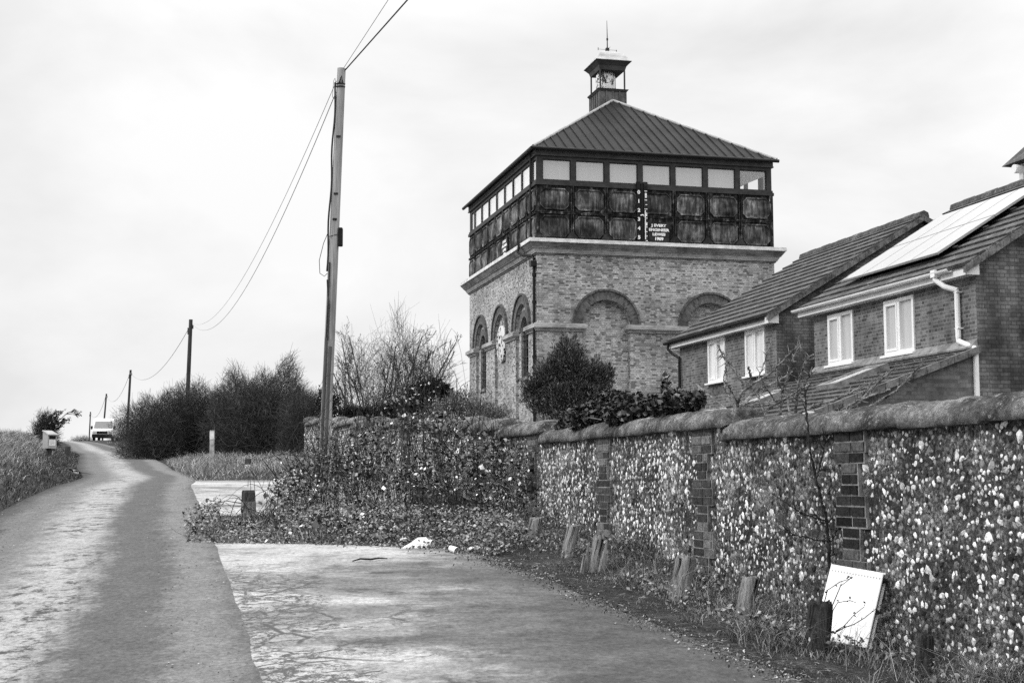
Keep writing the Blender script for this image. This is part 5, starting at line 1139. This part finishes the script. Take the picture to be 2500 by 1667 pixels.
def shrub_twigs(base, n, spread0, h, r, levels, kids, mb, **kw):
    a = rng.uniform(0, 2 * np.pi, n); rad = np.sqrt(rng.random(n)); P0 = np.stack([base[0] + spread0[0] * rad * np.cos(a), base[1] + spread0[1] * rad * np.sin(a), np.full(n, base[2])], 1)
    P0[:, 2] = G(P0[:, 0], P0[:, 1]) - 0.05
    D = np.stack([kw.pop('lean', 0.55) * rad * np.cos(a) + rng.normal(size=n) * .12, .4 * rad * np.sin(a) + rng.normal(size=n) * .12, np.ones(n)], 1)
    tw = grow(P0, D, h * rng.uniform(.6, 1.0, n) * (1.05 - .35 * rad), np.full(n, r), levels, kids, **kw)
    for i, (a0, a1, a2, r0, r1) in enumerate(tw): mb.twigs(a0, a1, a2, r0, r1, segs=4 if i == 0 else 3 if i == 1 else 2, sides=5 if i == 0 else 3)
    return tw
def dome_twigs(mb, cx, cy, z, rx, ry, h, n, wind=(0, 0, 0), r=.0055, L=(.12, .40), pw=.46, up=.12):
    v = rng.normal(size=(n, 3)); v[:, 2] = np.abs(v[:, 2]); v /= ((np.abs(v) ** 3.0).sum(1) ** (1 / 3.0))[:, None]
    lump = 1 + .09 * np.sin(v[:, 0] * 5 + cx * 3) + .08 * np.sin(v[:, 0] * 11 + v[:, 2] * 7 + cx) + .06 * np.cos(v[:, 1] * 9); rad = rng.random(n) ** pw * lump
    C = np.array([cx, cy, z]) + v * rad[:, None] * np.array([rx, ry, h]); D = v * np.array([.8, .5, .8]) + np.array([0, 0, up]) + np.array(wind) + rng.normal(size=(n, 3)) * .6; D /= np.linalg.norm(D, axis=1)[:, None]
    l = rng.uniform(*L, n)[:, None]; P2 = C + D * l; mb.twigs(C - D * l * .4, C + rng.normal(size=(n, 3)) * .03, P2, rng.uniform(.6, 1.3, n) * r, np.full(n, r * .5), 2, 3)
def thicket(px, Y, py_top, wpx, label, n=16, kids=(10, 8, 5), name='hawthorn_bush', leaf=2500, depth=2.0, wind=(0.12, 0, 0), group='thorn bushes beyond the far verge', lean=.55, lv=2, dens=13000):
    b = at_depth(px, 1120, Y); z = float(G(b[0], Y)); top = at_depth(px, py_top, Y)[2]; h = (top - z); w = wpx / FPX * Y / 2
    t = thing(name, label, 'bush', (0, 0, 0), 0, group); mb = MB()
    tw = shrub_twigs((b[0], Y, z), n, (w * .8, depth), h * 0.42, 0.03, lv, kids, mb, ratio=0.36, spread=0.9, up=0.2, wind=wind, tmin=0.08, lean=lean)
    dome_twigs(mb, b[0], Y, z, w * 1.02, depth * 1.15, h * .84, dens, wind)
    mb.build('branches', M['thorn'], t)
    if leaf:
        N = leaf; a = rng.uniform(0, 2 * np.pi, N); rd = np.sqrt(rng.random(N)); X = b[0] + w * 1.0 * rd * np.cos(a); Yv = Y + depth * rd * np.sin(a); zz = G(X, Yv) + h * (0.04 + 0.62 * rng.random(N) ** 1.2) * (1 - .5 * rd ** 2)
        MB().leaves(np.stack([X, Yv, zz], 1), rng.uniform(.03, .07, N), .45).build('foliage', M['dark_leaf'], t)
    return t
thicket(405, 52, 938, 180, 'low wide dark thorn bush at the left end of the thicket, over the lane edge', 16, leaf=8000, dens=15000)
thicket(490, 53, 918, 150, 'twiggy thorn bush just right of the second telegraph pole', 14, leaf=7000, dens=13000)
thicket(590, 51, 893, 180, 'thorn bush behind the marker post, in the middle of the thicket', 16, leaf=8000, dens=15000)
thicket(672, 50, 866, 200, 'tallest thorn bush, rising left of the nearest telegraph pole', 18, leaf=8500, dens=17000)
thicket(745, 48, 925, 110, 'dark thorn bush crowding the far end of the flint wall', 12, leaf=6000, dens=10000)
thicket(300, 108, 1003, 66, 'small round bush on the verge, half covering the white van', 14, leaf=700, dens=2600, depth=1.2, group='small bushes far up the lane')
thicket(352, 84, 1010, 80, 'low bush on the grass bank between van and thicket', 10, leaf=1200, dens=3500, depth=1.2, group='small bushes far up the lane')
thicket(200, 172, 1062, 60, 'flat low bush on the skyline at the foot of the farthest pole', 8, leaf=900, dens=1500, depth=1.2, group='small bushes far up the lane')
def wind_bush():
    Y = 62.0; b = at_depth(100, 1062, Y); z = float(G(b[0], Y)); t = thing('windswept_bush', 'windswept little tree leaning right on the left bank skyline', 'bush', (0, 0, 0)); h = at_depth(100, 1003, Y)[2] - z
    mb = MB(); P0 = np.array([[b[0] - .3, Y, z], [b[0] - .1, Y + .1, z], [b[0] + .1, Y, z], [b[0] + .25, Y, z]]); tw = grow(P0, np.array([[.2, 0, 1], [.35, .1, 1], [.3, 0, 1], [.05, 0, 1.]]), np.array([.8, .95, .85, .7]) * h, np.full(4, .04), 3, (9, 7, 5), ratio=.42, spread=.8, up=.1, wind=(.55, 0, 0), tmin=.4)
    for a0, a1, a2, r0, r1 in tw: mb.twigs(a0, a1, a2, r0, r1, 3, 3)
    q_ = at_depth(108, 1050, Y); dome_twigs(mb, q_[0], Y, z - .1, .55, .5, h * .95, 2600, (.55, 0, .1), .007, (.15, .4), .5)
    mb.build('branches', M['thorn'], t); C = tw[-1][2]; C = C[rng.random(len(C)) < .8]; MB().leaves(C, .07, .6).build('foliage', M['dark_leaf'], t)
wind_bush()
def bare_tree():
    Y = 45.0; t = thing('bare_tree', 'leafless many-stemmed tree spreading between pole and water tower', 'tree', (0, 0, 0)); mb = MB(); P0, D, L = [], [], []
    for px, tpx, tpy in ((850, 830, 830), (872, 865, 815), (895, 905, 812), (915, 945, 800), (930, 985, 800), (948, 1015, 795), (960, 1060, 795), (968, 1105, 812), (975, 1110, 850), (842, 820, 870), (905, 880, 800), (940, 960, 790), (880, 840, 850), (955, 1040, 810)):
        p = at_depth(px, 1010, Y + rng.uniform(-1, 1)); p[2] = float(G(p[0], p[1])) - .05; q = at_depth(tpx, tpy, p[1] + rng.uniform(-.6, .6)); P0.append(p); D.append(q - p); L.append(np.linalg.norm(q - p) * .86)
    tw = grow(np.array(P0), np.array(D), np.array(L), np.full(len(P0), .034), 3, (20, 8, 5), ratio=.27, spread=.78, up=.06, curve=.18, tmin=.18, rr=.36)
    for i, (a0, a1, a2, r0, r1) in enumerate(tw): mb.twigs(a0, a1, a2, np.maximum(r0, .004), np.maximum(r1, .003), 4 if i < 2 else 2, 5 if i == 0 else 3)
    c = at_depth(965, 1000, Y); s_ = Y / FPX
    for px, py, rx, hh, k in ((885, 1000, 62, 165, 1700), (985, 1000, 78, 195, 2600), (1055, 990, 52, 150, 1100)):
        q = at_depth(px, py, Y); dome_twigs(mb, q[0], Y, float(G(q[0], Y)), rx * s_, 1.0, at_depth(px, py - hh, Y)[2] - float(G(q[0], Y)), k, (0.05, 0, .1), .0042, (.25, .8), .36)
    mb.build('branches', M['haze_twig'], t)
bare_tree()
def leafy(name, label, Y, blobs, n, size, mat, cat='bush', aspect=.35, up=.6, stems=None, group=None, fold=.25, core=0):
    """leaf cloud over image-space ellipsoid lobes placed at depth Y (px, py, rx, ry in photo pixels) with stems"""
    t = thing(name, label, cat, (0, 0, 0), 0, group); s = Y / FPX; C, Dd = [], []
    wts = np.array([b[2] * b[3] for b in blobs], float); wts /= wts.sum()
    for (px, py, rx, ry), w in zip(blobs, wts):
        k = int(n * w); v = rng.normal(size=(k, 3)); v /= np.linalg.norm(v, axis=1)[:, None]; lump = 1 + .24 * np.sin(v[:, 0] * 7 + px) * np.cos(v[:, 2] * 6 + py) + .12 * np.sin(v[:, 1] * 9 + v[:, 2] * 5)
        rad = (rng.random(k) ** .42 * lump)[:, None]; c = at_depth(px, py, Y); C.append(c + v * rad * np.array([rx * s, min(rx, ry) * s * .9, ry * s])); Dd.append(v)
    C = np.vstack(C); Dd = np.vstack(Dd); gzv = G(C[:, 0], C[:, 1]); ok = C[:, 2] > gzv; C, Dd = C[ok], Dd[ok]
    Dd[:, 2] += up
    MB().leaves(C, rng.uniform(.7, 1.3, len(C)) * size, aspect, 0, dirs=Dd, fold=fold).build('foliage', mat, t)
    mb = MB(); k = stems or 24; tgt = C[rng.integers(0, len(C), k)]; px, py = blobs[0][:2]; b0 = at_depth(px, py, Y); P0 = np.stack([b0[0] + rng.normal(size=k) * .25, Y + rng.normal(size=k) * .2, np.zeros(k)], 1); P0[:, 2] = G(P0[:, 0], P0[:, 1])
    mid = (P0 + tgt) / 2 + np.array([0, 0, .2]); mb.twigs(P0, mid, tgt, np.full(k, .018), np.full(k, .005), 4, 4); mb.build('stems', M['bark_pale'], t)
    return t
leafy('evergreen_shrub', 'dense evergreen shrub with a peaked top standing against the tower front', 32, [(1386, 868, 36, 52), (1398, 905, 55, 60), (1338, 925, 42, 50), (1305, 955, 36, 40), (1452, 930, 42, 55), (1482, 912, 20, 26), (1395, 975, 108, 62), (1360, 890, 30, 36)], 32000, .085, M['shrub_leaf'], aspect=.28, up=.9, stems=60)
leafy('dark_shrub', 'dark round evergreen bush right of the leafless tree', 41, [(1055, 945, 40, 26), (1020, 965, 34, 26), (1085, 960, 30, 22), (1000, 990, 55, 26)], 5000, .09, M['dark_leaf'], aspect=.5, up=.2)
leafy('wispy_shrub', 'wispy grey shrub in front of the left tower windows', 31, [(1128, 978, 45, 34), (1170, 1000, 50, 30), (1095, 1000, 48, 30), (1215, 1010, 40, 22)], 6000, .075, M['wispy_leaf'], aspect=.16, up=1.2, stems=110)
leafy('hedge_plant', 'low dark hedge bush just behind the far coping stones', 38, [(860, 1010, 60, 20), (930, 1008, 60, 22), (800, 985, 30, 40)], 4000, .08, M['dark_leaf'], aspect=.5)
def ivy():
    t = thing('ivy', 'dark ivy mound smothering the coping in the middle of the wall', 'ivy', (0, 0, 0)); C = []
    for (px, py, rx, ry, k) in ((1545, 1005, 75, 48, 2600), (1450, 1020, 75, 40, 2000), (1390, 1040, 38, 22, 700), (1640, 985, 60, 38, 1500), (1695, 980, 26, 26, 420), (1520, 1045, 42, 26, 900), (1625, 935, 12, 28, 70), (1500, 975, 45, 25, 600), (1712, 962, 12, 14, 60)):
        u = (px - 1250) / FPX; Y = 5.4425 / (u + .275); v = rng.normal(size=(k, 3)); v /= np.linalg.norm(v, axis=1)[:, None]; rad = (rng.random(k) ** .45)[:, None]; s = Y / FPX; c = at_depth(px, py, Y - .08)
        q = v * rad * np.array([rx * s, min(.30, rx * s * 1.2), ry * s]); q[:, 1] += -q[:, 0] / .275 * .12; C.append(c + q)
    C = np.vstack(C); MB().leaves(C, rng.uniform(.035, .075, len(C)), .85, -.2, fold=.2, flat=.6).build('foliage', M['ivy_leaf'], t)
    mb = MB(); k = 60; i = rng.integers(0, len(C), k); j = (i + rng.integers(1, 40, k)) % len(C); mb.twigs(C[i], (C[i] + C[j]) / 2 + [0, 0, .05], C[j], np.full(k, .006), np.full(k, .003), 3, 4)
    for a in ([(1385, 1050), (1400, 1068), (1420, 1062), (1450, 1050)], [(1390, 1048), (1425, 1040), (1460, 1036)]): mb.tube([at_depth(x, y, 16.6) for x, y in a], .006, 5)
    mb.build('stems', M['bark_pale'], t)
ivy()
def spurred(polys, Y, mb, r0, r1, spurs=14, dy=0.5, spur_len=.07):
    for pl in polys:
        d = rng.uniform(-dy, dy, 2); pts = np.array([at_depth(x, y, Y + d[0] + (d[1] - d[0]) * i / max(1, len(pl) - 1)) for i, (x, y) in enumerate(pl)])
        n = 10 * (len(pl) - 1) + 1; s = np.linspace(0, len(pl) - 1, n); fine = np.stack([np.interp(s, np.arange(len(pl)), pts[:, k]) for k in range(3)], 1)
        for _ in range(3): fine[1:-1] = (fine[:-2] + fine[1:-1] * 2 + fine[2:]) / 4
        fine[1:-1] += rng.normal(size=(n - 2, 3)) * .0035; mb.tube(fine, np.linspace(r0, r1, n), 6)
        k = int(spurs * (len(pl) - 1) / 2); i = rng.integers(2, n - 1, k); T_ = fine[i] - fine[i - 1]; T_ /= np.linalg.norm(T_, axis=1)[:, None]; v = rng.normal(size=(k, 3)) * .8 + T_ + [0, 0, .25]; v /= np.linalg.norm(v, axis=1)[:, None]; L = spur_len * rng.uniform(.4, 1.6, k)[:, None]
        mb.twigs(fine[i], fine[i] + v * L * .5, fine[i] + v * L + rng.normal(size=(k, 3)) * .01, np.full(k, .0055), np.full(k, .003), 2, 4)
def z7(pl): return [(1640 + x / 3.563, 840 + y / 3.563) for x, y in pl]
def apple():
    t = thing('bare_fruit_tree', 'bare knobbly fruit tree branches sprawling above the wall before the houses', 'tree', (0, 0, 0)); mb = MB()
    B = [[(560, 640), (570, 530), (600, 420), (720, 340), (860, 250), (960, 150), (1110, 0)], [(940, 640), (960, 420), (1000, 320), (1030, 200), (1060, 110), (1120, 10)], [(1070, 640), (1090, 450), (1110, 300), (1160, 160), (1230, 90)], [(1080, 450), (1150, 360), (1200, 260), (1240, 235)], [(460, 110), (500, 170), (560, 260), (630, 370)], [(400, 0), (440, 90), (480, 170), (450, 300), (470, 420), (560, 540)], [(610, 540), (700, 440), (760, 390), (900, 330), (1050, 240)], [(700, 660), (870, 540), (1000, 470), (1100, 400), (1200, 350)], [(620, 540), (800, 510), (1060, 470)], [(1060, 630), (1250, 530), (1430, 480), (1600, 400), (1690, 350)], [(1540, 580), (1680, 450), (1780, 340), (1940, 210)], [(1700, 560), (1850, 470), (1960, 400), (2100, 250), (2190, 170)], [(1440, 600), (1500, 560), (1650, 480), (1900, 395)], [(210, 350), (330, 450), (460, 550)], [(620, 560), (660, 490), (730, 370), (830, 90), (870, -60)], [(940, 540), (850, 420), (800, 360), (780, 300)], [(1170, 510), (1100, 440)], [(1030, 640), (1010, 490), (985, 380)], [(750, 460), (790, 560), (820, 640)], [(970, 420), (900, 250)], [(480, 330), (540, 450), (600, 560)], [(1560, 560), (1620, 470), (1680, 430), (1740, 330), (1870, 240)], [(670, 200), (690, 300), (640, 380)]]
    spurred([z7(b) for b in B[:4] + B[6:8] + B[9:13]], 15.6, mb, .019, .008, 18, .35); spurred([z7(b) for b in B[4:6] + B[8:9] + B[13:]], 15.6, mb, .012, .005, 16, .35); mb.build('branches', M['bark_apple'], t)
M['bark_apple'] = plain('bark_apple', 0.17, 0.9, 0.75, 9.0, (1, 1, 1), 0.3)
apple()
def sapling():
    t = thing('sapling', 'thin dark bare sapling growing up against the wall above the radiator', 'sapling', (0, 0, 0)); mb = MB()
    spurred([[(2026, 1385), (2021, 1290), (2008, 1230), (1990, 1160), (1976, 1090), (1968, 1000), (1966, 950)]], 10.55, mb, .014, .005, 8, .02, .06)
    spurred([[(2016, 1270), (1955, 1252), (1885, 1205)], [(2022, 1322), (1965, 1311), (1915, 1296)], [(2023, 1330), (2048, 1290), (2060, 1255)], [(1993, 1165), (2010, 1110), (2016, 1060)], [(2020, 1290), (1985, 1250)]], 10.5, mb, .006, .003, 10, .04, .06); mb.build('stems', M['bark'], t)
sapling()

def rad_shoots():
    t = thing('bramble_shoot', 'thin wiry bramble shoots trailing across the face of the white radiator', 'brambles', (0, 0, 0)); mb = MB(); L = []
    for pl in ([(2035, 1545), (2062, 1531), (2085, 1523), (2110, 1508), (2135, 1488), (2162, 1466)], [(2040, 1540), (2060, 1528), (2085, 1500), (2110, 1480)], [(2013, 1468), (2020, 1440), (2050, 1420), (2075, 1412)], [(2028, 1545), (2033, 1490), (2045, 1470), (2075, 1465), (2090, 1470)], [(2031, 1480), (2052, 1430), (2078, 1410)]):
        p = np.array([at_depth(x, y, 9.36) for x, y in pl]); mb.tube(p, np.linspace(.0035, .0018, len(p)), 4); L += [p[i] + rng.normal(size=3) * .012 for i in rng.integers(1, len(p), 5)]
    mb.build('stems', M['bark'], t); MB().leaves(np.array(L), .022, .7).build('foliage', M['ivy_leaf'], t)
rad_shoots()
# --- bramble patch
POLY = np.array([(-3.55, 15.65), (-2.6, 15.55), (-1.4, 15.3), (-.55, 14.75), (-.15, 14.3), (.15, 14.6), (.1, 16.0), (.25, 17.2), (wall_x(18.0) - .1, 18.0), (wall_x(20) - .1, 20.0), (wall_x(23) - .1, 23.0), (-2.0, 25.5), (-3.9, 25.2), (-3.7, 22.0), (-3.3, 20.4), (-3.9, 18.8), (-3.95, 17.2)])
def in_poly(X, Y, P=POLY):
    c = np.zeros(len(X), bool); j = len(P) - 1
    for i in range(len(P)):
        xi, yi = P[i]; xj, yj = P[j]; m = ((yi > Y) != (yj > Y)) & (X < (xj - xi) * (Y - yi) / (yj - yi + 1e-12) + xi); c ^= m; j = i
    return c
def mound(X, Y):
    g2 = lambda cx, cy, a, sx, sy: a * np.exp(-((X - cx) / sx) ** 2 - ((Y - cy) / sy) ** 2)
    return 0.08 + g2(-1.3, 20.0, 1.42, 1.0, 1.5) + g2(-2.7, 20.8, .55, 1.0, 1.6) + g2(-.1, 18.5, .72, .7, 1.1) + g2(-3.2, 22.8, .35, .7, 1.5) + g2(-1.8, 18.3, .45, 1.3, .9) + .16 * np.sin(X * 5.1 + Y * 1.3) * np.cos(Y * 3.7) + .09 * np.sin(X * 11 + Y * 3) * np.sin(Y * 8 - X * 4)
def scatter_poly(n):
    X = rng.uniform(POLY[:, 0].min(), POLY[:, 0].max(), n * 3); Y = rng.uniform(POLY[:, 1].min(), POLY[:, 1].max(), n * 3); m = in_poly(X, Y); return X[m][:n], Y[m][:n]
def brambles():
    t = thing('bramble_thicket', 'sprawling bramble thicket heaped against the wall around the pole foot', 'brambles', (0, 0, 0))
    X, Y = scatter_poly(46000); H = np.maximum(mound(X, Y), .05); keep = (rng.random(len(X)) < np.clip(H / .75, .06, 1)) & ~((np.abs(X + .1855 * Y) < .30) & (Y < 20.2) & (Y > 16.4)) & ((X + .1855 * Y > -.3) | (rng.random(len(X)) < .25)); X, Y, H = X[keep], Y[keep], H[keep]
    Z = G(X, Y) + H * (1.08 * rng.random(len(X)) ** .45); cl_ = np.sin(X * 4.1 + np.sin(Z * 5 + Y) * 1.7) * np.sin(Y * 3.1 + Z * 5.0) + .5 * np.sin(X * 9.7 + Z * 8) * np.sin(Z * 11 - Y * 4); ok = rng.random(len(X)) < np.clip(.40 + .85 * cl_, .05, 1); X, Y, Z, H = X[ok], Y[ok], Z[ok], H[ok]
    sz = rng.uniform(.030, .064, len(X)) * np.where(rng.random(len(X)) < .10, 1.6, 1.0)
    n = rng.normal(size=(len(X), 3)); MB().leaves(np.stack([X, Y, Z], 1) + rng.normal(size=(len(X), 3)) * .06, sz, .78, 0.0, fold=.15, flat=.8).build('foliage', M['bramble_leaf'], t)
    mb = MB(); k = 620; X, Y = scatter_poly(k); k = len(X); P0 = np.stack([X, Y, G(X, Y)], 1); a = rng.uniform(0, 2 * np.pi, k); L = rng.uniform(.4, 1.3, k); hh = np.maximum(mound(X, Y), .1) * rng.uniform(.9, 1.5, k) + .12
    P1 = P0 + np.stack([np.cos(a) * L * .45, np.sin(a) * L * .45, hh * 1.7], 1); P2 = P0 + np.stack([np.cos(a) * L, np.sin(a) * L, hh * .75], 1); ok = in_poly(P2[:, 0], P2[:, 1]) & in_poly(P1[:, 0], P1[:, 1]) & (hh > .3)
    mb.twigs(P0[ok], P1[ok], P2[ok], rng.uniform(.003, .006, ok.sum()), np.full(ok.sum(), .002), 8, 4)
    T_ = P2[ok]; 
    for pl, yy in (([(884, 1392 - 30), (880, 1340), (1015, 1085)], 18.6), ([(1050, 1190), (1035, 1130), (1018, 1085), (1016, 1000), (985, 965)], 19.0), ([(1018, 1010), (1060, 990), (1120, 985), (1180, 995)], 19.0), ([(1228, 1140), (1237, 1090), (1243, 1050)], 18.0), ([(680, 1170), (640, 1120), (690, 1108), (760, 1116), (830, 1118)], 18.6), ([(765, 1170), (720, 1110), (700, 1100)], 18.7), ([(1016, 1030), (975, 1040), (900, 1060)], 19.0), ([(1110, 1110), (1060, 1060), (1016, 1030)], 19.0), ([(1000, 1150), (1045, 1085), (1075, 1048)], 18.7), ([(860, 1200), (905, 1120), (935, 1070)], 18.5)):
        mb.tube([at_depth(x, y, yy) for x, y in pl], np.linspace(.008, .003, len(pl)), 5)
    pts = [ground_at(596, 1236) + [0, 0, .04]]; Yb = pts[0][1]; pts += [at_depth(x, y, Yb - .25) for x, y in ((577, 1226), (552, 1222), (522, 1231), (497, 1238), (483, 1240))]; mb.tube(pts, np.linspace(.008, .003, 6), 5)
    mb.build('stems', M['bark'], t)
    dm = MB(); X, Y = scatter_poly(800); a = rng.uniform(0, 2 * np.pi, len(X)); H = np.maximum(mound(X, Y), .1) * rng.uniform(.3, 1.05, len(X)); P0 = np.stack([X, Y, G(X, Y) + H * .5], 1); d = np.stack([np.cos(a) * .25, np.sin(a) * .25, (H * .5 + .1) * rng.uniform(-.2, 1.1, len(X))], 1); dm.twigs(P0, P0 + d * .5 + rng.normal(size=P0.shape) * .04, P0 + d, np.full(len(X), .003), np.full(len(X), .0015), 3, 3); dm.build('dead_canes', M['dead_stem'], t)['kind'] = 'stuff'
brambles()
def fringe():
    # low ground cover (nettles, ground ivy, grass) round the front edge of the bramble patch
    X, Y = scatter_poly(60000); d = np.where(X < -2.6, .9, 1.6); front = np.interp(X, [-4, -3.5, -2.6, -1.4, -.5, .4, 1.2], [16.6, 15.7, 15.6, 15.35, 14.75, 13.5, 13.4]); keep = (Y - front < 2.6 - .3 * rng.random(len(X))) & (rng.random(len(X)) < .55); X, Y, front = X[keep], Y[keep], front[keep]
    hh = np.clip((Y - front) * .35, .03, .30); hh = np.where((np.abs(X + .1855 * Y) < .34), .05, hh); Z = G(X, Y) + hh * rng.random(len(X)) ** .6
    mb = MB().leaves(np.stack([X, Y, Z], 1), rng.uniform(.022, .05, len(X)), .7, .0, fold=.2, flat=.7); tag(mb.build('ground_cover', M['fringe_leaf']), 'leafy ground cover fringing the bramble patch above the concrete', 'ground cover', kind='stuff')
fringe()
def grass(name, X, Y, h, w, lean, mat, label, wind=(0, 0)):
    Z = G(X, Y) - .01; o = MB().blades(np.stack([X, Y, Z], 1), h, w, lean, wind).build(name, mat); tag(o, label, 'grass', kind='stuff')
def grasses():
    n = 110000; Y = 10 + 58 * rng.random(n) ** 1.35; off = rng.random(n) ** .9 * 7.5; X = road_l(Y) - off + rng.normal(size=n) * .05 - .05; cl_ = .55 + .45 * np.sin(X * 2.3 + np.sin(Y * 1.7) * 2) * np.cos(Y * 1.9); h = (.08 + .30 * np.clip(off / 2.2, 0, 1)) * rng.uniform(.35, 1.35, n) * (.5 + .7 * cl_)
    u_ = MAG[:2] / np.hypot(*MAG[:2]); al = X * u_[0] + Y * u_[1] - np.hypot(*MAG[:2]); ac = np.abs(-X * u_[1] + Y * u_[0]); h = np.where((al < .5) & (al > -4) & (ac < .33), .03, h)
    foot = off < .75 + .35 * cl_ + .25 * rng.normal(size=n); grass('grass', X[foot], Y[foot], np.maximum(h[foot], .05 * (h[foot] > .031)) * 1.1, .0045 + .00010 * Y[foot], 1.2, M['dark_grass'], 'darker damp grass at the foot of the left bank', (.15, 0)); X, Y, h = X[~foot], Y[~foot], h[~foot]  # uneven band beside the lane takes the darker grass colour
    grass('grass', X, Y, h, .0045 + .00010 * Y, 1.25, M['dry_grass'], 'long dry grass on the bank left of the lane', (.22, 0))
    n = 60000; Y = rng.uniform(28.4, 44, n); X = road_r(Y) + .05 + rng.random(n) ** .8 * 11; ok = (X < wall_x(Y) - .2); X, Y = X[ok], Y[ok]; h = np.clip((Y - 28.2) * .10, .06, .34) * rng.uniform(.3, 1.2, len(X)) * (.75 + .4 * np.sin(X * 2.1) * np.sin(Y * 1.7))
    grass('grass', X, Y, h, .0065, 1.2, M['dry_grass'], 'rough grass on the far verge beyond the pale concrete')
    n = 18000; Y = rng.uniform(64, 118, n); X = road_r(Y) + .2 + rng.random(n) * 9; grass('grass', X, Y, rng.uniform(.10, .32, n), .018, 1.1, M['dry_grass'], 'grass bank below the small bush far up the lane')
    # foot of the wall
    n = 56000; Y = rng.uniform(6.3, 18.2, n); dw = rng.random(n) ** 1.25 * 1.25; X = wall_x(Y) - .2 - dw; edge = np.array(EDGE); o = np.argsort(edge[:, 1]); ex = np.interp(Y, edge[o][:, 1], edge[o][:, 0]); clump = np.sin(X * 4.1 + 1.3 * np.sin(Y * 2.2)) * np.sin(Y * 3.3 + X) ; ok = (X > ex + .22 * clump - .06) & (rng.random(n) < .62 + .5 * clump) ; X, Y, dw, clump = X[ok], Y[ok], dw[ok], clump[ok]
    low = np.ones(len(X))
    for g_ in STUMPS:
        r_ = np.hypot(*g_[:2]); al = (X * g_[0] + Y * g_[1]) / r_ - r_; ac = np.abs(X * g_[1] - Y * g_[0]) / r_; low = np.where((al > -1.3) & (al < .1) & (ac < .26), .35, low)
    h = low * rng.uniform(.04, .16, len(X)) * (1 + .9 * sst((10.2 - Y) / 1.5)) * (1.15 - .45 * np.clip(dw, 0, 1)) * (.7 + .6 * clump); grass('grass', X, Y, h, .003, 1.1, M['verge_grass'], 'tufted grass along the foot of the flint wall')
    n = 9000; Y = rng.uniform(7, 18, n); dw = rng.random(n) * 1.1; X = wall_x(Y) - .2 - dw; ex = np.interp(Y, edge[o][:, 1], edge[o][:, 0]); cl2 = np.sin(X * 3.1 + 2) * np.sin(Y * 2.1); ok = (X > ex + .1) & (rng.random(n) < .35 + .6 * cl2); X, Y = X[ok], Y[ok]
    tag(MB().leaves(np.stack([X, Y, G(X, Y) + rng.uniform(.01, .14, len(X))], 1), rng.uniform(.02, .05, len(X)), .6, .2).build('weeds', M['fringe_leaf']), 'low leafy weeds between the posts and the wall', 'weeds', kind='stuff')
    n = 700; Y = rng.uniform(7, 13.5, n); X = wall_x(Y) - .2 - rng.random(n) * 1.0; ex = np.interp(Y, edge[o][:, 1], edge[o][:, 0]); ok = X > ex + .1; X, Y = X[ok], Y[ok]; grass('grass', X, Y, rng.uniform(.15, .4, len(X)), .0018, 1.4, M['dead_stem'], 'long dead grass stalks bending over the verge by the wall')
    # low grass at lane edge by the bramble patch
    n = 7000; Y = rng.uniform(15.6, 20.6, n); X = road_r(Y) + .04 + rng.random(n) ** 1.2 * 1.5; ok = in_poly(X, Y); X, Y = X[ok], Y[ok]; grass('grass', X, Y, rng.uniform(.04, .17, len(X)) * np.where(np.abs(X + .1855 * Y) < .3, .45, 1), .005, 1.0, M['verge_grass'], 'short grass at the lane corner around the dark-topped post')
grasses()
def crumbs():
    edge = np.array(EDGE); n = 600; i = rng.random(n) * (len(edge) - 1); k = i.astype(int); p = edge[k] + (edge[np.minimum(k + 1, len(edge) - 1)] - edge[k]) * (i - k)[:, None]; p[:, 0] += np.abs(rng.normal(size=n)) * .22 - .06; p[:, 1] += rng.normal(size=n) * .2; p[:, 2] = p[:, 1] * .06 + .022
    a = rng.uniform(0, 6.28, n); d = np.stack([np.cos(a), np.sin(a), .1 * rng.normal(size=n)], 1); L = rng.uniform(.015, .09, n)[:, None]
    mb = MB(); mb.twigs(p, p + d * L * .5 + [0, 0, .005], p + d * L, rng.uniform(.0015, .004, n), np.full(n, .001), 2, 3)
    q = edge[rng.integers(0, 7, 420)] + np.stack([rng.normal(size=420) * .25, rng.normal(size=420) * .10, np.zeros(420)], 1); q[:, 2] = q[:, 1] * .06 + .022; mb.leaves(q, rng.uniform(.015, .045, 420), .5)
    i = 3.5 + rng.random(3600) * (len(edge) - 4.5); k = i.astype(int); q = edge[k] + (edge[np.minimum(k + 1, len(edge) - 1)] - edge[k]) * (i - k)[:, None]; q[:, 0] += rng.normal(size=3600) * .085 - .03; q[:, 1] += rng.normal(size=3600) * .09; q[:, 2] = q[:, 1] * .06 + .013; mb.leaves(q, rng.uniform(.006, .026, 3600), .7, -.5, flat=1.0)
    tag(mb.build('debris', M['debris']), 'dead twigs and leaves scattered along the edge of the concrete', 'debris', kind='stuff')
    # loose stones on the lane
    n = 1300; Y = rng.uniform(7, 26, n); u = np.where(rng.random(n) < .55, rng.uniform(.0, .3, n), rng.uniform(.72, 1.05, n)); X = road_l(Y) * (1 - u) + road_r(Y) * u; s = rng.uniform(.003, .010, n)
    tmp = np.array([(1, 0, 0), (0, 1, 0), (-1, 0, 0), (0, -1, 0), (0, 0, .6)]); V = (np.stack([X, Y, .06 * Y + .02], 1)[:, None] + tmp[None] * (s[:, None, None] * (1 + .3 * rng.normal(size=(n, 5, 1))))).reshape(-1, 3); i = np.arange(n)[:, None] * 5
    tag(MB().add(V, np.vstack([i + np.array(f) for f in ((0, 1, 4), (1, 2, 4), (2, 3, 4), (3, 0, 4))])).build('gravel', M['gravel']), 'loose stones and clods along the lane', 'gravel', kind='stuff')
M['gravel'] = leafmat('gravel', [(0, .03), (.55, .07), (.8, .16), (1, .5)], .9, .2)
crumbs()
